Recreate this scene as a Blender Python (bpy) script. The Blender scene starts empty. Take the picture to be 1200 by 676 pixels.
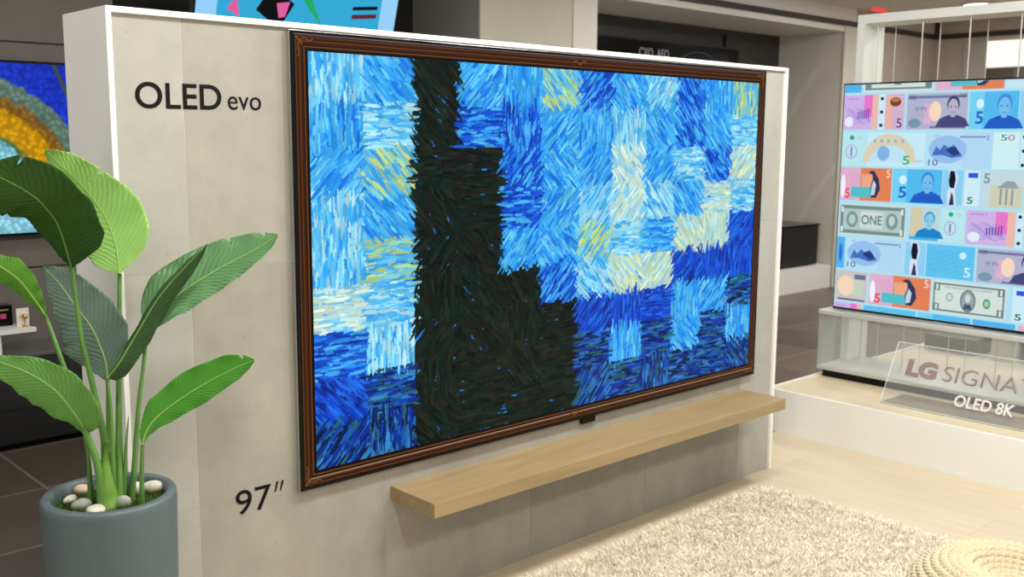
import bpy, bmesh, math, random
import numpy as np
from mathutils import Vector, Matrix
random.seed(7); rng = np.random.default_rng(11)
D = bpy.data
COL = bpy.context.scene.collection
PI = math.pi

# ------------------------------------------------------------------ helpers
def lin(c):
    return tuple(((v/255)/12.92 if v/255 <= .04045 else ((v/255+.055)/1.055)**2.4) for v in c)

def mat(name, c, rough=.6, metal=0., spec=.5, var=0., vscale=6., bump=0., bscale=60., **kw):
    m = D.materials.new(name); m.use_nodes = True
    nt = m.node_tree; b = nt.nodes['Principled BSDF']
    col = (*lin(c), 1)
    b.inputs['Base Color'].default_value = col
    b.inputs['Roughness'].default_value = rough
    b.inputs['Metallic'].default_value = metal
    b.inputs['Specular IOR Level'].default_value = spec
    tc = nt.nodes.new('ShaderNodeTexCoord')
    if var > 0:
        n = nt.nodes.new('ShaderNodeTexNoise'); n.inputs['Scale'].default_value = vscale; n.inputs['Detail'].default_value = 6
        nt.links.new(tc.outputs['Object'], n.inputs['Vector'])
        r = nt.nodes.new('ShaderNodeMapRange'); r.inputs['From Min'].default_value = .3; r.inputs['From Max'].default_value = .7
        r.inputs['To Min'].default_value = 1-var; r.inputs['To Max'].default_value = 1+var
        nt.links.new(n.outputs['Fac'], r.inputs['Value'])
        mx = nt.nodes.new('ShaderNodeVectorMath'); mx.operation = 'SCALE'; mx.inputs[0].default_value = col[:3]
        nt.links.new(r.outputs['Result'], mx.inputs['Scale'])
        nt.links.new(mx.outputs['Vector'], b.inputs['Base Color'])
    if bump > 0:
        n2 = nt.nodes.new('ShaderNodeTexNoise'); n2.inputs['Scale'].default_value = bscale; n2.inputs['Detail'].default_value = 4
        nt.links.new(tc.outputs['Object'], n2.inputs['Vector'])
        bp = nt.nodes.new('ShaderNodeBump'); bp.inputs['Strength'].default_value = bump; bp.inputs['Distance'].default_value = .004
        nt.links.new(n2.outputs['Fac'], bp.inputs['Height']); nt.links.new(bp.outputs['Normal'], b.inputs['Normal'])
    for k, v in kw.items():
        b.inputs[k.replace('_', ' ')].default_value = v
    return m

def emis(name, c, s=1., rough=.3):
    m = mat(name, (3, 3, 3), rough, spec=.06)
    b = m.node_tree.nodes['Principled BSDF']
    b.inputs['Emission Color'].default_value = (*lin(c), 1); b.inputs['Emission Strength'].default_value = s
    return m

def tag(o, label=None, cat=None, group=None, kind=None):
    if label: o['label'] = label
    if cat: o['category'] = cat
    if group: o['group'] = group
    if kind: o['kind'] = kind
    return o

def empty(name, loc, label, cat, group=None):
    o = D.objects.new(name, None); COL.objects.link(o); o.location = loc; o.empty_display_size = .05
    return tag(o, label, cat, group)

def link(name, me, mats, parent=None, smooth=False):
    o = D.objects.new(name, me); COL.objects.link(o)
    for m in (mats if isinstance(mats, (list, tuple)) else [mats]): me.materials.append(m)
    if parent is not None:
        bpy.context.view_layer.update()
        o.parent = parent; o.matrix_parent_inverse = parent.matrix_world.inverted()
    if smooth:
        for p in me.polygons: p.use_smooth = True
    return o

def bm_obj(name, bm, mats, parent=None, smooth=False):
    me = D.meshes.new(name); bm.to_mesh(me); bm.free()
    return link(name, me, mats, parent, smooth)

def box(bm, x0, x1, y0, y1, z0, z1, bev=0., mi=0):
    r = bmesh.ops.create_cube(bm, size=1)
    vs = r['verts']
    for v in vs:
        v.co = Vector((x0+(v.co.x+.5)*(x1-x0), y0+(v.co.y+.5)*(y1-y0), z0+(v.co.z+.5)*(z1-z0)))
    fs = set(f for v in vs for f in v.link_faces)
    for f in fs: f.material_index = mi
    if bev > 0:
        es = list(set(e for v in vs for e in v.link_edges))
        bmesh.ops.bevel(bm, geom=es, offset=bev, segments=2, affect='EDGES', profile=.6)
    return bm

def B(name, ext, m, parent=None, bev=0.):
    bm = bmesh.new(); box(bm, *ext, bev=bev); return bm_obj(name, bm, m, parent)

def S(name, ext, m, parent=None, bev=0.):
    o = B(name, ext, m, parent, bev)
    if parent is None: o['kind'] = 'structure'
    return o

def tube(bm, pts, rad, n=10, caps=True):
    pts = [Vector(p) for p in pts]; rings = []
    up = Vector((0, 0, 1))
    for i, p in enumerate(pts):
        t = (pts[min(i+1, len(pts)-1)]-pts[max(i-1, 0)]).normalized()
        a = t.cross(up)
        if a.length < 1e-3: a = t.cross(Vector((1, 0, 0)))
        a.normalize(); b = a.cross(t).normalized()
        r = rad[i] if isinstance(rad, (list, tuple)) else rad
        rings.append([bm.verts.new(p+a*r*math.cos(2*PI*k/n)+b*r*math.sin(2*PI*k/n)) for k in range(n)])
    for i in range(len(rings)-1):
        for k in range(n):
            bm.faces.new((rings[i][k], rings[i][(k+1) % n], rings[i+1][(k+1) % n], rings[i+1][k]))
    if caps:
        bm.faces.new(rings[0]); bm.faces.new(rings[-1][::-1])
    return bm

def smooth_path(pts, n):
    """Catmull-Rom resample to n+1 points, uniform in arc length."""
    P = np.array(pts, float)
    if len(P) == 2: P = np.array([P[0], (P[0]+P[1])/2, P[1]])
    Q = np.vstack([2*P[0]-P[1], P, 2*P[-1]-P[-2]]); out = []
    for i in range(1, len(Q)-2):
        for t in np.linspace(0, 1, 24, endpoint=False):
            a, b, c, d = Q[i-1:i+3]
            out.append(.5*(2*b+(c-a)*t+(2*a-5*b+4*c-d)*t*t+(3*b-a-3*c+d)*t**3))
    out.append(P[-1]); out = np.array(out)
    s = np.r_[0, np.cumsum(np.linalg.norm(np.diff(out, axis=0), axis=1))]
    q = np.linspace(0, s[-1], n+1)
    return np.stack([np.interp(q, s, out[:, k]) for k in range(3)], 1)

def lathe(name, prof, c, m, parent=None, n=96, smooth=True):
    bm = bmesh.new(); rings = []
    for r, z in prof:
        rings.append([bm.verts.new((c[0]+r*math.cos(2*PI*k/n), c[1]+r*math.sin(2*PI*k/n), c[2]+z)) for k in range(n)])
    for i in range(len(rings)-1):
        for k in range(n): bm.faces.new((rings[i][k], rings[i][(k+1) % n], rings[i+1][(k+1) % n], rings[i+1][k]))
    bmesh.ops.contextual_create(bm, geom=rings[0]); bmesh.ops.contextual_create(bm, geom=rings[-1])
    bmesh.ops.recalc_face_normals(bm, faces=bm.faces)
    return bm_obj(name, bm, m, parent, smooth)

def text_mesh(s, width, height, org, right, up, depth=.001, bold=0., mesh_only=False):
    """text fitted to width x height (of its bounds), lower left at org."""
    cu = D.curves.new('t', 'FONT'); cu.body = s; cu.offset = bold; cu.extrude = .02; cu.resolution_u = 6
    o = D.objects.new('t', cu); COL.objects.link(o); bpy.context.view_layer.update()
    me = D.meshes.new_from_object(o.evaluated_get(bpy.context.evaluated_depsgraph_get()))
    D.objects.remove(o); D.curves.remove(cu)
    co = np.array([v.co[:] for v in me.vertices]); lo = co.min(0); hi = co.max(0)
    R, U = Vector(right), Vector(up); N = R.cross(U)
    for v in me.vertices:
        a = (v.co.x-lo[0])/(hi[0]-lo[0])*width; b = (v.co.y-lo[1])/(hi[1]-lo[1])*height; d = (v.co.z-lo[2])/(hi[2]-lo[2])*depth
        v.co = Vector(org)+R*a+U*b+N*d
    me.materials.clear()
    return me

def ngon(bm, pts, mi=0):
    f = bm.faces.new([bm.verts.new(p) for p in pts]); f.material_index = mi; return f

# ------------------------------------------------------------------ materials
def concrete(name, c, stain=.15):
    m = D.materials.new(name); m.use_nodes = True; nt = m.node_tree; L = nt.links; b = nt.nodes['Principled BSDF']
    tc = nt.nodes.new('ShaderNodeTexCoord'); oi = nt.nodes.new('ShaderNodeObjectInfo')
    ad = nt.nodes.new('ShaderNodeVectorMath'); ad.operation = 'ADD'
    cmb = nt.nodes.new('ShaderNodeCombineXYZ'); ml = nt.nodes.new('ShaderNodeMath'); ml.operation = 'MULTIPLY'; ml.inputs[1].default_value = 37
    L.new(oi.outputs['Random'], ml.inputs[0]); L.new(ml.outputs[0], cmb.inputs[0]); L.new(ml.outputs[0], cmb.inputs[2])
    L.new(tc.outputs['Object'], ad.inputs[0]); L.new(cmb.outputs[0], ad.inputs[1])
    def noise(scale, det, vec=ad.outputs[0], stretch=None):
        n = nt.nodes.new('ShaderNodeTexNoise'); n.inputs['Scale'].default_value = scale; n.inputs['Detail'].default_value = det; n.inputs['Roughness'].default_value = .6
        if stretch:
            mp = nt.nodes.new('ShaderNodeMapping'); mp.inputs['Scale'].default_value = stretch; L.new(vec, mp.inputs['Vector']); L.new(mp.outputs[0], n.inputs['Vector'])
        else: L.new(vec, n.inputs['Vector'])
        return n
    n1 = noise(2.6, 7, stretch=(1.4, 1, .7)); n2 = noise(16, 5); n3 = noise(120, 2)
    r = nt.nodes.new('ShaderNodeMapRange'); r.inputs['From Min'].default_value = .3; r.inputs['From Max'].default_value = .7; r.inputs['To Min'].default_value = 1-stain; r.inputs['To Max'].default_value = 1+stain
    L.new(n1.outputs['Fac'], r.inputs['Value'])
    r2 = nt.nodes.new('ShaderNodeMapRange'); r2.inputs['From Min'].default_value = .3; r2.inputs['From Max'].default_value = .7; r2.inputs['To Min'].default_value = .95; r2.inputs['To Max'].default_value = 1.05
    L.new(n2.outputs['Fac'], r2.inputs['Value'])
    r3 = nt.nodes.new('ShaderNodeMapRange'); r3.inputs['From Min'].default_value = .68; r3.inputs['From Max'].default_value = .78; r3.inputs['To Min'].default_value = 1; r3.inputs['To Max'].default_value = .72
    L.new(n3.outputs['Fac'], r3.inputs['Value'])
    a = nt.nodes.new('ShaderNodeMath'); a.operation = 'MULTIPLY'; L.new(r.outputs[0], a.inputs[0]); L.new(r2.outputs[0], a.inputs[1])
    a2 = nt.nodes.new('ShaderNodeMath'); a2.operation = 'MULTIPLY'; L.new(a.outputs[0], a2.inputs[0]); L.new(r3.outputs[0], a2.inputs[1])
    s = nt.nodes.new('ShaderNodeVectorMath'); s.operation = 'SCALE'; s.inputs[0].default_value = lin(c)
    L.new(a2.outputs[0], s.inputs['Scale']); L.new(s.outputs[0], b.inputs['Base Color'])
    b.inputs['Roughness'].default_value = .55; b.inputs['Specular IOR Level'].default_value = .35
    return m

def wood(name, c, plank=None, axis=0, rough=.5, contrast=.10):
    m = D.materials.new(name); m.use_nodes = True; nt = m.node_tree; L = nt.links; b = nt.nodes['Principled BSDF']
    tc = nt.nodes.new('ShaderNodeTexCoord'); mp = nt.nodes.new('ShaderNodeMapping')
    st = [14, 14, 14]; st[axis] = 1.6; mp.inputs['Scale'].default_value = st
    L.new(tc.outputs['Object'], mp.inputs['Vector'])
    n = nt.nodes.new('ShaderNodeTexNoise'); n.inputs['Scale'].default_value = 2.2; n.inputs['Detail'].default_value = 9; n.inputs['Distortion'].default_value = .5
    L.new(mp.outputs[0], n.inputs['Vector'])
    r = nt.nodes.new('ShaderNodeMapRange'); r.inputs['From Min'].default_value = .3; r.inputs['From Max'].default_value = .7
    r.inputs['To Min'].default_value = 1-contrast; r.inputs['To Max'].default_value = 1+contrast
    L.new(n.outputs['Fac'], r.inputs['Value'])
    s = nt.nodes.new('ShaderNodeVectorMath'); s.operation = 'SCALE'
    s.inputs[0].default_value = lin(c)
    if plank:
        mp2 = nt.nodes.new('ShaderNodeMapping'); mp2.inputs['Rotation'].default_value = (0, 0, PI/2 if axis == 1 else 0)
        L.new(tc.outputs['Object'], mp2.inputs['Vector'])
        br = nt.nodes.new('ShaderNodeTexBrick'); br.inputs['Scale'].default_value = 1
        br.inputs['Brick Width'].default_value = plank[0]; br.inputs['Row Height'].default_value = plank[1]; br.inputs['Mortar Size'].default_value = .0012
        c1 = tuple(v*.95 for v in lin(c)); c2 = tuple(min(1, v*1.05) for v in lin(c))
        br.inputs['Color1'].default_value = (*c1, 1); br.inputs['Color2'].default_value = (*c2, 1); br.inputs['Mortar'].default_value = (*[v*.72 for v in lin(c)], 1)
        L.new(mp2.outputs[0], br.inputs['Vector']); L.new(br.outputs['Color'], s.inputs[0])
    L.new(r.outputs[0], s.inputs['Scale']); L.new(s.outputs[0], b.inputs['Base Color'])
    b.inputs['Roughness'].default_value = rough
    return m

def tiles(name, c, size, offx, offy, grout, rough=.35, gs=.006):
    m = D.materials.new(name); m.use_nodes = True; nt = m.node_tree; L = nt.links; b = nt.nodes['Principled BSDF']
    tc = nt.nodes.new('ShaderNodeTexCoord'); mp = nt.nodes.new('ShaderNodeMapping'); mp.inputs['Location'].default_value = (offx, offy, 0)
    L.new(tc.outputs['Object'], mp.inputs['Vector'])
    br = nt.nodes.new('ShaderNodeTexBrick'); br.offset = 0; br.inputs['Scale'].default_value = 1
    br.inputs['Brick Width'].default_value = size; br.inputs['Row Height'].default_value = size; br.inputs['Mortar Size'].default_value = gs
    lc = lin(c)
    br.inputs['Color1'].default_value = (*[v*.8 for v in lc], 1); br.inputs['Color2'].default_value = (*[v*1.2 for v in lc], 1); br.inputs['Mortar'].default_value = (*lin(grout), 1)
    L.new(mp.outputs[0], br.inputs['Vector'])
    n = nt.nodes.new('ShaderNodeTexNoise'); n.inputs['Scale'].default_value = 2; n.inputs['Detail'].default_value = 6; L.new(tc.outputs['Object'], n.inputs['Vector'])
    r = nt.nodes.new('ShaderNodeMapRange'); r.inputs['To Min'].default_value = .7; r.inputs['To Max'].default_value = 1.3; L.new(n.outputs['Fac'], r.inputs['Value'])
    s = nt.nodes.new('ShaderNodeVectorMath'); s.operation = 'SCALE'; L.new(br.outputs['Color'], s.inputs[0]); L.new(r.outputs[0], s.inputs['Scale'])
    L.new(s.outputs[0], b.inputs['Base Color']); b.inputs['Roughness'].default_value = rough
    return m

def clear(name, tint, rough, alpha):
    """thin clear sheet: mostly see-through with a soft gloss and a slight body colour"""
    m = D.materials.new(name); m.use_nodes = True; nt = m.node_tree; L = nt.links
    nt.nodes.clear(); out = nt.nodes.new('ShaderNodeOutputMaterial')
    tr = nt.nodes.new('ShaderNodeBsdfTransparent'); tr.inputs[0].default_value = (.97, .98, .98, 1)
    pr = nt.nodes.new('ShaderNodeBsdfPrincipled'); pr.inputs['Base Color'].default_value = (*lin(tint), 1); pr.inputs['Roughness'].default_value = rough
    mx = nt.nodes.new('ShaderNodeMixShader'); mx.inputs[0].default_value = alpha
    L.new(tr.outputs[0], mx.inputs[1]); L.new(pr.outputs[0], mx.inputs[2]); L.new(mx.outputs[0], out.inputs[0])
    return m

M = dict(
 conc=concrete('grey beige concrete tile', (149, 146, 135)),
 conc_l=concrete('pale concrete tile', (163, 162, 153), .06),
 casing=mat('white lacquer casing', (236, 234, 228), .4, var=.02),
 black=mat('black gloss', (7, 7, 9), .15, spec=.2),
 ink=mat('black lettering', (8, 9, 12), .6, spec=.15),
 silver=mat('brushed silver', (190, 188, 182), .3, .8),
 oak=wood('light oak board', (148, 127, 91), axis=0, contrast=.13),
 floor=wood('pale oak floor', (199, 184, 157), plank=(1.8, .22), axis=1, rough=.38, contrast=.05),
 plinthtop=wood('pale oak plinth top', (206, 190, 161), axis=1, contrast=.06),
 slate=tiles('dark slate floor tile', (94, 84, 74), .6, .08, -.03, (128, 122, 112)),
 white=mat('white satin paint', (226, 225, 217), .5, var=.015),
 whitewall=mat('cream wall paint', (208, 203, 190), .7, var=.02),
 shadecol=mat('shaded wall paint', (158, 154, 150), .7, var=.02),
 brown=mat('taupe wall paint', (180, 168, 158), .75, var=.03, vscale=1.5),
 darkwall=mat('dark brown panel', (52, 48, 45), .5, var=.06),
 blackwall=mat('near black panel', (26, 26, 27), .55, var=.08),
 track=mat('dark metal track', (52, 46, 42), .5),
 panel=mat('grey wood effect panel', (104, 98, 92), .55, var=.07, vscale=9),
 ceil=mat('ceiling paint', (230, 223, 214), .8, var=.02),
 band=mat('pale grey ceiling band', (222, 221, 218), .6),
 pot=mat('matt blue grey glazed pot', (80, 94, 97), .42, var=.05, vscale=5),
 moss=mat('dark green moss', (70, 98, 38), .95, var=.5, vscale=90, bump=1, bscale=220),
 stone=mat('pale pebble', (206, 200, 184), .6, var=.12, vscale=60, bump=.2),
 stone2=mat('pinkish pebble', (196, 172, 148), .6, var=.12, vscale=60),
 stone3=mat('grey pebble', (158, 160, 148), .6, var=.14, vscale=60),
)

def marble():
    m = mat('grey veined marble', (158, 150, 138), .3)
    nt = m.node_tree; b = nt.nodes['Principled BSDF']; L = nt.links
    tc = nt.nodes.new('ShaderNodeTexCoord'); w = nt.nodes.new('ShaderNodeTexWave'); w.bands_direction = 'DIAGONAL'
    w.inputs['Scale'].default_value = .5; w.inputs['Distortion'].default_value = 7; w.inputs['Detail'].default_value = 4
    L.new(tc.outputs['Object'], w.inputs['Vector'])
    r = nt.nodes.new('ShaderNodeValToRGB'); r.color_ramp.elements[0].position = .0; r.color_ramp.elements[0].color = (*lin((214, 209, 198)), 1)
    r.color_ramp.elements[1].position = .05; r.color_ramp.elements[1].color = (*lin((204, 199, 187)), 1)
    L.new(w.outputs['Fac'], r.inputs[0]); L.new(r.outputs[0], b.inputs['Base Color'])
    return m
M['marble'] = marble()

# ------------------------------------------------------------------ the room
S('floor', (-3, 9.6, -6.5, .31, -.06, 0), M['floor'])
S('floor', (-3, 9.6, .31, 4, -.06, 0), M['slate'])
S('ceiling', (-3, 9.6, -6.5, 3.7, 2.645, 2.72), M['ceil'])
# left: grey panelled wall with joints
bm = bmesh.new()
zs = [0, .784, 1.832, 2.645]
for i in range(3):
    xs = [-3, -1.9, -.7, .66]
    for j in range(3): box(bm, xs[j]+.004, xs[j+1]-.004, 2.74, 2.8, zs[i]+.004, zs[i+1]-.004, .003)
box(bm, -3, .66, 2.76, 2.85, 0, 2.645)
bm_obj('wall_back', bm, M['panel'])['kind'] = 'structure'
S('wall_back', (.66, 3.045, 3.45, 3.6, 0, 2.645), M['blackwall'])
S('wall_back', (4.144, 7.6, 3.45, 3.6, 0, 2.645), M['darkwall'])
S('wall_back', (7.6, 9.46, 2.75, 3.6, 0, 2.645), M['brown'])
c = bmesh.new(); box(c, 3.045, 3.9, 2.75, 3.6, 0, 2.645); bm_obj('wall_column', c, M['whitewall'])['kind'] = 'structure'
S('trim_1', (3.9, 4.144, 2.74, 3.6, 0, 2.645), M['white'])
S('wall_column', (3.035, 3.045, 2.75, 3.6, 0, 2.645), M['shadecol'])  # left face of the column, its shade painted as a grey skin
# recess on the right: soffit, header, dark track, pale band
S('trim_2', (4.144, 7.6, 2.75, 3.45, 2.42, 2.47), M['white'])
S('trim_3', (4.144, 9.46, 2.735, 2.80, 2.47, 2.52), M['track'])
S('trim_4', (4.144, 7.78, 2.745, 2.80, 2.52, 2.643), M['band'])
S('wall_marble', (7.58, 7.6, 2.75, 3.45, .0, 2.42), M['marble'])
S('trim_5', (7.57, 7.806, 2.735, 2.75, .0, 2.47), M['whitewall'])
# right wall
S('wall_right', (9.46, 9.6, -6.5, 2.75, 0, 2.645), M['brown'])
S('trim_6', (9.44, 9.46, -6.5, 2.735, 2.47, 2.52), M['track'])
S('trim_7', (9.42, 9.46, 2.715, 2.75, 2.52, 2.643), M['track'])
S('wall_right_pier', (9.43, 9.46, 2.20, 2.43, 0, 2.42), mat('pale grey paint', (176, 170, 162), .7))
win = S('window_1', (9.445, 9.46, .2, 2.20, 2.155, 2.42), emis('bright daylight pane', (255, 253, 236), 1.15))
S('window_frame', (9.43, 9.459, .2, 2.21, 2.142, 2.155), M['silver'], win)
S('wall_right_lower', (9.445, 9.46, 1.93, 2.20, 0, 2.142), mat('olive grey panel', (96, 88, 74), .6))
S('wall_right_lower', (9.445, 9.46, .2, 1.92, 0, 2.142), mat('mauve grey panel', (120, 112, 112), .6))

# platform in the recess with the low black cabinet
o = S('platform', (4.6, 7.55, 2.75, 3.42, 0, .215), M['white'])
tag(o, 'long low white platform in the recess behind the display partition', 'platform', kind='thing')
t = empty('low_cabinet', (6.9, 3.05, .215), 'low black media cabinet on the white platform by the marble wall', 'cabinet')
B('body', (6.2, 7.48, 2.86, 3.3, .225, .60), M['blackwall'], t, .004)
B('top', (6.19, 7.5, 2.85, 3.31, .60, .615), M['black'], t, .003)
for k in range(2): B('door', (6.22+k*.64, 6.82+k*.64, 2.852, 2.86, .24, .59), M['blackwall'], t, .001)
B('plinth', (6.24, 7.44, 2.9, 3.28, .215, .225), M['black'], t)

# wall hung black television in the recess with reversed white lettering
t = empty('television', (5.8, 3.40, 1.4), 'switched off black television in the recess, its top edge behind the partition', 'television')
B('housing', (4.3, 6.82, 3.39, 3.43, 1.0, 2.252), M['blackwall'], t, .004)
B('screen', (4.32, 6.80, 3.384, 3.39, 1.02, 2.235), M['black'], t)
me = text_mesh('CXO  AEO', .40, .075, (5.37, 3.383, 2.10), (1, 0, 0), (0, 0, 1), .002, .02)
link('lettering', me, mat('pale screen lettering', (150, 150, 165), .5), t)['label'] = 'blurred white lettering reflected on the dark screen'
bm = bmesh.new()
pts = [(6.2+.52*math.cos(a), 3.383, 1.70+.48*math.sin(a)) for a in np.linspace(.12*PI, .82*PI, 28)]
tube(bm, pts, .006, 6); bm_obj('arc_reflection', bm, emis('dim teal reflection', (34, 58, 62), 1), t)  # arc reflected in the dark screen, drawn as a dimly glowing line
B('bracket', (6.64, 6.67, 3.41, 3.449, 2.252, 2.37), M['darkwall'], t)
B('dark_header', (4.3, 6.6, 3.42, 3.448, 2.253, 2.36), mat('charcoal panel', (40, 40, 42), .5), t)

# ------------------------------------------------------------------ left background
t = empty('television', (-.3, 2.7, 1.35), 'wall television on the left showing concentric yellow and blue arcs', 'television')
B('housing', (-1.15, .48, 2.68, 2.738, .945, 1.745), M['black'], t, .004)
bm = bmesh.new(); box(bm, -1.137, .467, 2.672, 2.68, .958, 1.733)
def arcmat():
    m = emis('arc picture', (30, 60, 220), 1); nt = m.node_tree; b = nt.nodes['Principled BSDF']; L = nt.links
    tc = nt.nodes.new('ShaderNodeTexCoord'); mp = nt.nodes.new('ShaderNodeMapping')
    mp.inputs['Location'].default_value = (.13, 0, -1.047); L.new(tc.outputs['Object'], mp.inputs['Vector'])
    sp = nt.nodes.new('ShaderNodeSeparateXYZ'); L.new(mp.outputs[0], sp.inputs[0])
    cb = nt.nodes.new('ShaderNodeCombineXYZ'); L.new(sp.outputs[0], cb.inputs[0]); L.new(sp.outputs[2], cb.inputs[1])
    ln = nt.nodes.new('ShaderNodeVectorMath'); ln.operation = 'LENGTH'; L.new(cb.outputs[0], ln.inputs[0])
    n = nt.nodes.new('ShaderNodeTexNoise'); n.inputs['Scale'].default_value = 28; n.inputs['Detail'].default_value = 3; L.new(tc.outputs['Object'], n.inputs['Vector'])
    ma = nt.nodes.new('ShaderNodeMath'); ma.operation = 'MULTIPLY_ADD'; ma.inputs[1].default_value = .05; L.new(n.outputs['Fac'], ma.inputs[0]); L.new(ln.outputs['Value'], ma.inputs[2])
    r = nt.nodes.new('ShaderNodeValToRGB'); cr = r.color_ramp; cr.interpolation = 'LINEAR'
    st = [(0, (170, 235, 250)), (.41, (150, 225, 250)), (.43, (60, 120, 70)), (.455, (228, 168, 20)), (.545, (225, 165, 10)), (.56, (150, 105, 30)), (.60, (140, 105, 45)), (.615, (105, 135, 120)), (.675, (110, 140, 125)), (.69, (25, 60, 215)), (1, (20, 45, 190))]
    cr.elements[0].position = 0; cr.elements[0].color = (*lin(st[0][1]), 1); cr.elements[1].position = 1; cr.elements[1].color = (*lin(st[-1][1]), 1)
    for p, c in st[1:-1]:
        e = cr.elements.new(p); e.color = (*lin(c), 1)
    L.new(ma.outputs[0], r.inputs[0])
    v = nt.nodes.new('ShaderNodeTexVoronoi'); v.inputs['Scale'].default_value = 45; L.new(tc.outputs['Object'], v.inputs['Vector'])
    mr = nt.nodes.new('ShaderNodeMapRange'); mr.inputs['From Max'].default_value = .7; mr.inputs['To Min'].default_value = 1.15; mr.inputs['To Max'].default_value = .55; L.new(v.outputs['Distance'], mr.inputs['Value'])
    s = nt.nodes.new('ShaderNodeVectorMath'); s.operation = 'SCALE'; L.new(r.outputs[0], s.inputs[0]); L.new(mr.outputs[0], s.inputs['Scale'])
    L.new(s.outputs[0], b.inputs['Emission Color'])
    return m
bm_obj('screen', bm, arcmat(), t)
bm = bmesh.new(); ngon(bm, [(.325, 2.6715, 1.733), (.345, 2.6715, 1.733), (.452, 2.6715, 1.47), (.432, 2.6715, 1.47)]); bm_obj('diagonal_stripe', bm, emis('dark olive stripe', (60, 70, 70), 1), t)

t = empty('console_cabinet', (-.5, 2.58, 0), 'long low black cabinet under the left wall television', 'cabinet')
B('body', (-2.2, 1.0, 2.43, 2.735, .03, .42), M['blackwall'], t, .004)
B('top', (-2.2, 1.01, 2.42, 2.735, .42, .437), mat('reflected grey cabinet top', (92, 88, 84), .18), t, .003)  # reflections on the black top put into its grey colour
B('plinth', (-2.18, .98, 2.46, 2.73, 0, .03), M['black'], t)
for k in range(3): B('drawer', (-2.19+k*1.06, -1.14+k*1.06, 2.424, 2.43, .19, .41), M['blackwall'], t, .001)
# white display shelf standing on the cabinet, its edge running at a slant
t = empty('display_riser', (0, 2.55, .437), 'white slanted display shelf standing on the black cabinet at left', 'shelf')
bm = bmesh.new()
A_, B_ = Vector((.034, 2.684, 0)), Vector((.115, 2.44, 0))
q = [A_, B_, Vector((-.6, 2.44, 0)), Vector((-.6, 2.684, 0))]
lo = [bm.verts.new((v.x, v.y, .53)) for v in q]; hi = [bm.verts.new((v.x, v.y, .55)) for v in q]
bm.faces.new(lo); bm.faces.new(hi[::-1])
for i in range(4): bm.faces.new((lo[i], lo[(i+1) % 4], hi[(i+1) % 4], hi[i]))
bmesh.ops.recalc_face_normals(bm, faces=bm.faces)
bm_obj('shelf_board', bm, M['white'], t)
for x in (-.55, -.05): B('upright', (x, x+.02, 2.46, 2.66, .437, .53), M['white'], t)
t = empty('product_box', (.02, 2.58, .55), 'small black box with a pink emblem on the slanted white shelf', 'box')
B('carton', (-.03, .05, 2.55, 2.62, .55, .645), M['black'], t, .002)
B('emblem', (-.002, .022, 2.548, 2.55, .585, .607), mat('pink print', (190, 60, 120), .5), t)
B('print_line', (-.014, .034, 2.548, 2.55, .622, .627), mat('gold print', (170, 140, 80), .5), t)
t = empty('trophy_card', (.07, 2.50, .55), 'white card with a small gold trophy beside the black box', 'card')
B('card', (.052, .105, 2.50, 2.508, .55, .632), M['white'], t)
lathe('trophy', [(.012, 0), (.012, .004), (.003, .010), (.003, .03), (.011, .042), (.013, .055), (.001, .055)], (.082, 2.485, .55), mat('gold', (200, 160, 60), .3, .9), t, 20)

# tilted television hanging over the partition, pale mount and a few flat shapes
t = empty('television', (1.75, 2.68, 1.9), 'tilted television above the partition showing flat coloured shapes on blue', 'television')
RR = Vector((.9989, .0021, .047)); DD = Vector((.0433, .3469, -.9369)); RR = (RR-DD*RR.dot(DD)).normalized(); NN = RR.cross(-DD)
P0 = Vector((1.04, 2.585, 2.285))      # top left
def TP(a, d, n=0.): return P0+RR*a+DD*d+NN*n
def quad_in(bm, poly, n, mi): ngon(bm, [TP(a, d, n) for a, d in poly], mi)
def slab(name, a0, a1, d0, d1, n0, n1, m):
    bm = bmesh.new(); box(bm, 0, 1, 0, 1, 0, 1)
    for v in bm.verts: v.co = TP(a0+(a1-a0)*v.co.x, d0+(d1-d0)*v.co.y, n0+(n1-n0)*v.co.z)
    bmesh.ops.recalc_face_normals(bm, faces=bm.faces)
    return bm_obj(name, bm, m, t)
slab('housing', -.012, 1.272, -.012, .735, -.045, 0, M['black'])
slab('screen', 0, 1.26, 0, .72, 0, .004, emis('pale blue screen', (150, 208, 248), 1))
bm = bmesh.new()
ms = [emis('cyan picture', (52, 168, 214), 1), emis('black shape', (12, 12, 16), 1), emis('pink shape', (222, 96, 160), 1), emis('green shape', (40, 170, 90), 1), emis('maroon line', (96, 34, 50), 1), emis('lilac shape', (120, 150, 215), 1)]
quad_in(bm, [(.115, .10), (1.145, .10), (1.145, .62), (.115, .62)], .005, 0)
quad_in(bm, [(.42, .11), (.57, .20), (.49, .34), (.34, .24)], .006, 1)
quad_in(bm, [(.46, .20), (.54, .19), (.52, .27), (.48, .28)], .007, 2)
quad_in(bm, [(.22, .17), (.25, .28), (.17, .24)], .006, 2)
quad_in(bm, [(.53, .06), (.63, .09), (.76, .32), (.66, .22)], .006, 3)
quad_in(bm, [(.95, .20), (1.12, .19), (1.12, .21), (.95, .22)], .006, 1)
quad_in(bm, [(.95, .245), (1.12, .235), (1.12, .26), (.95, .27)], .006, 4)
quad_in(bm, [(.2, .42), (.5, .40), (.42, .56), (.25, .58)], .006, 5)
bmesh.ops.recalc_face_normals(bm, faces=bm.faces)
bm_obj('picture', bm, ms, t)
slab('ceiling_mount', .6, .66, -.33, .02, -.07, -.045, M['track'])

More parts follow.
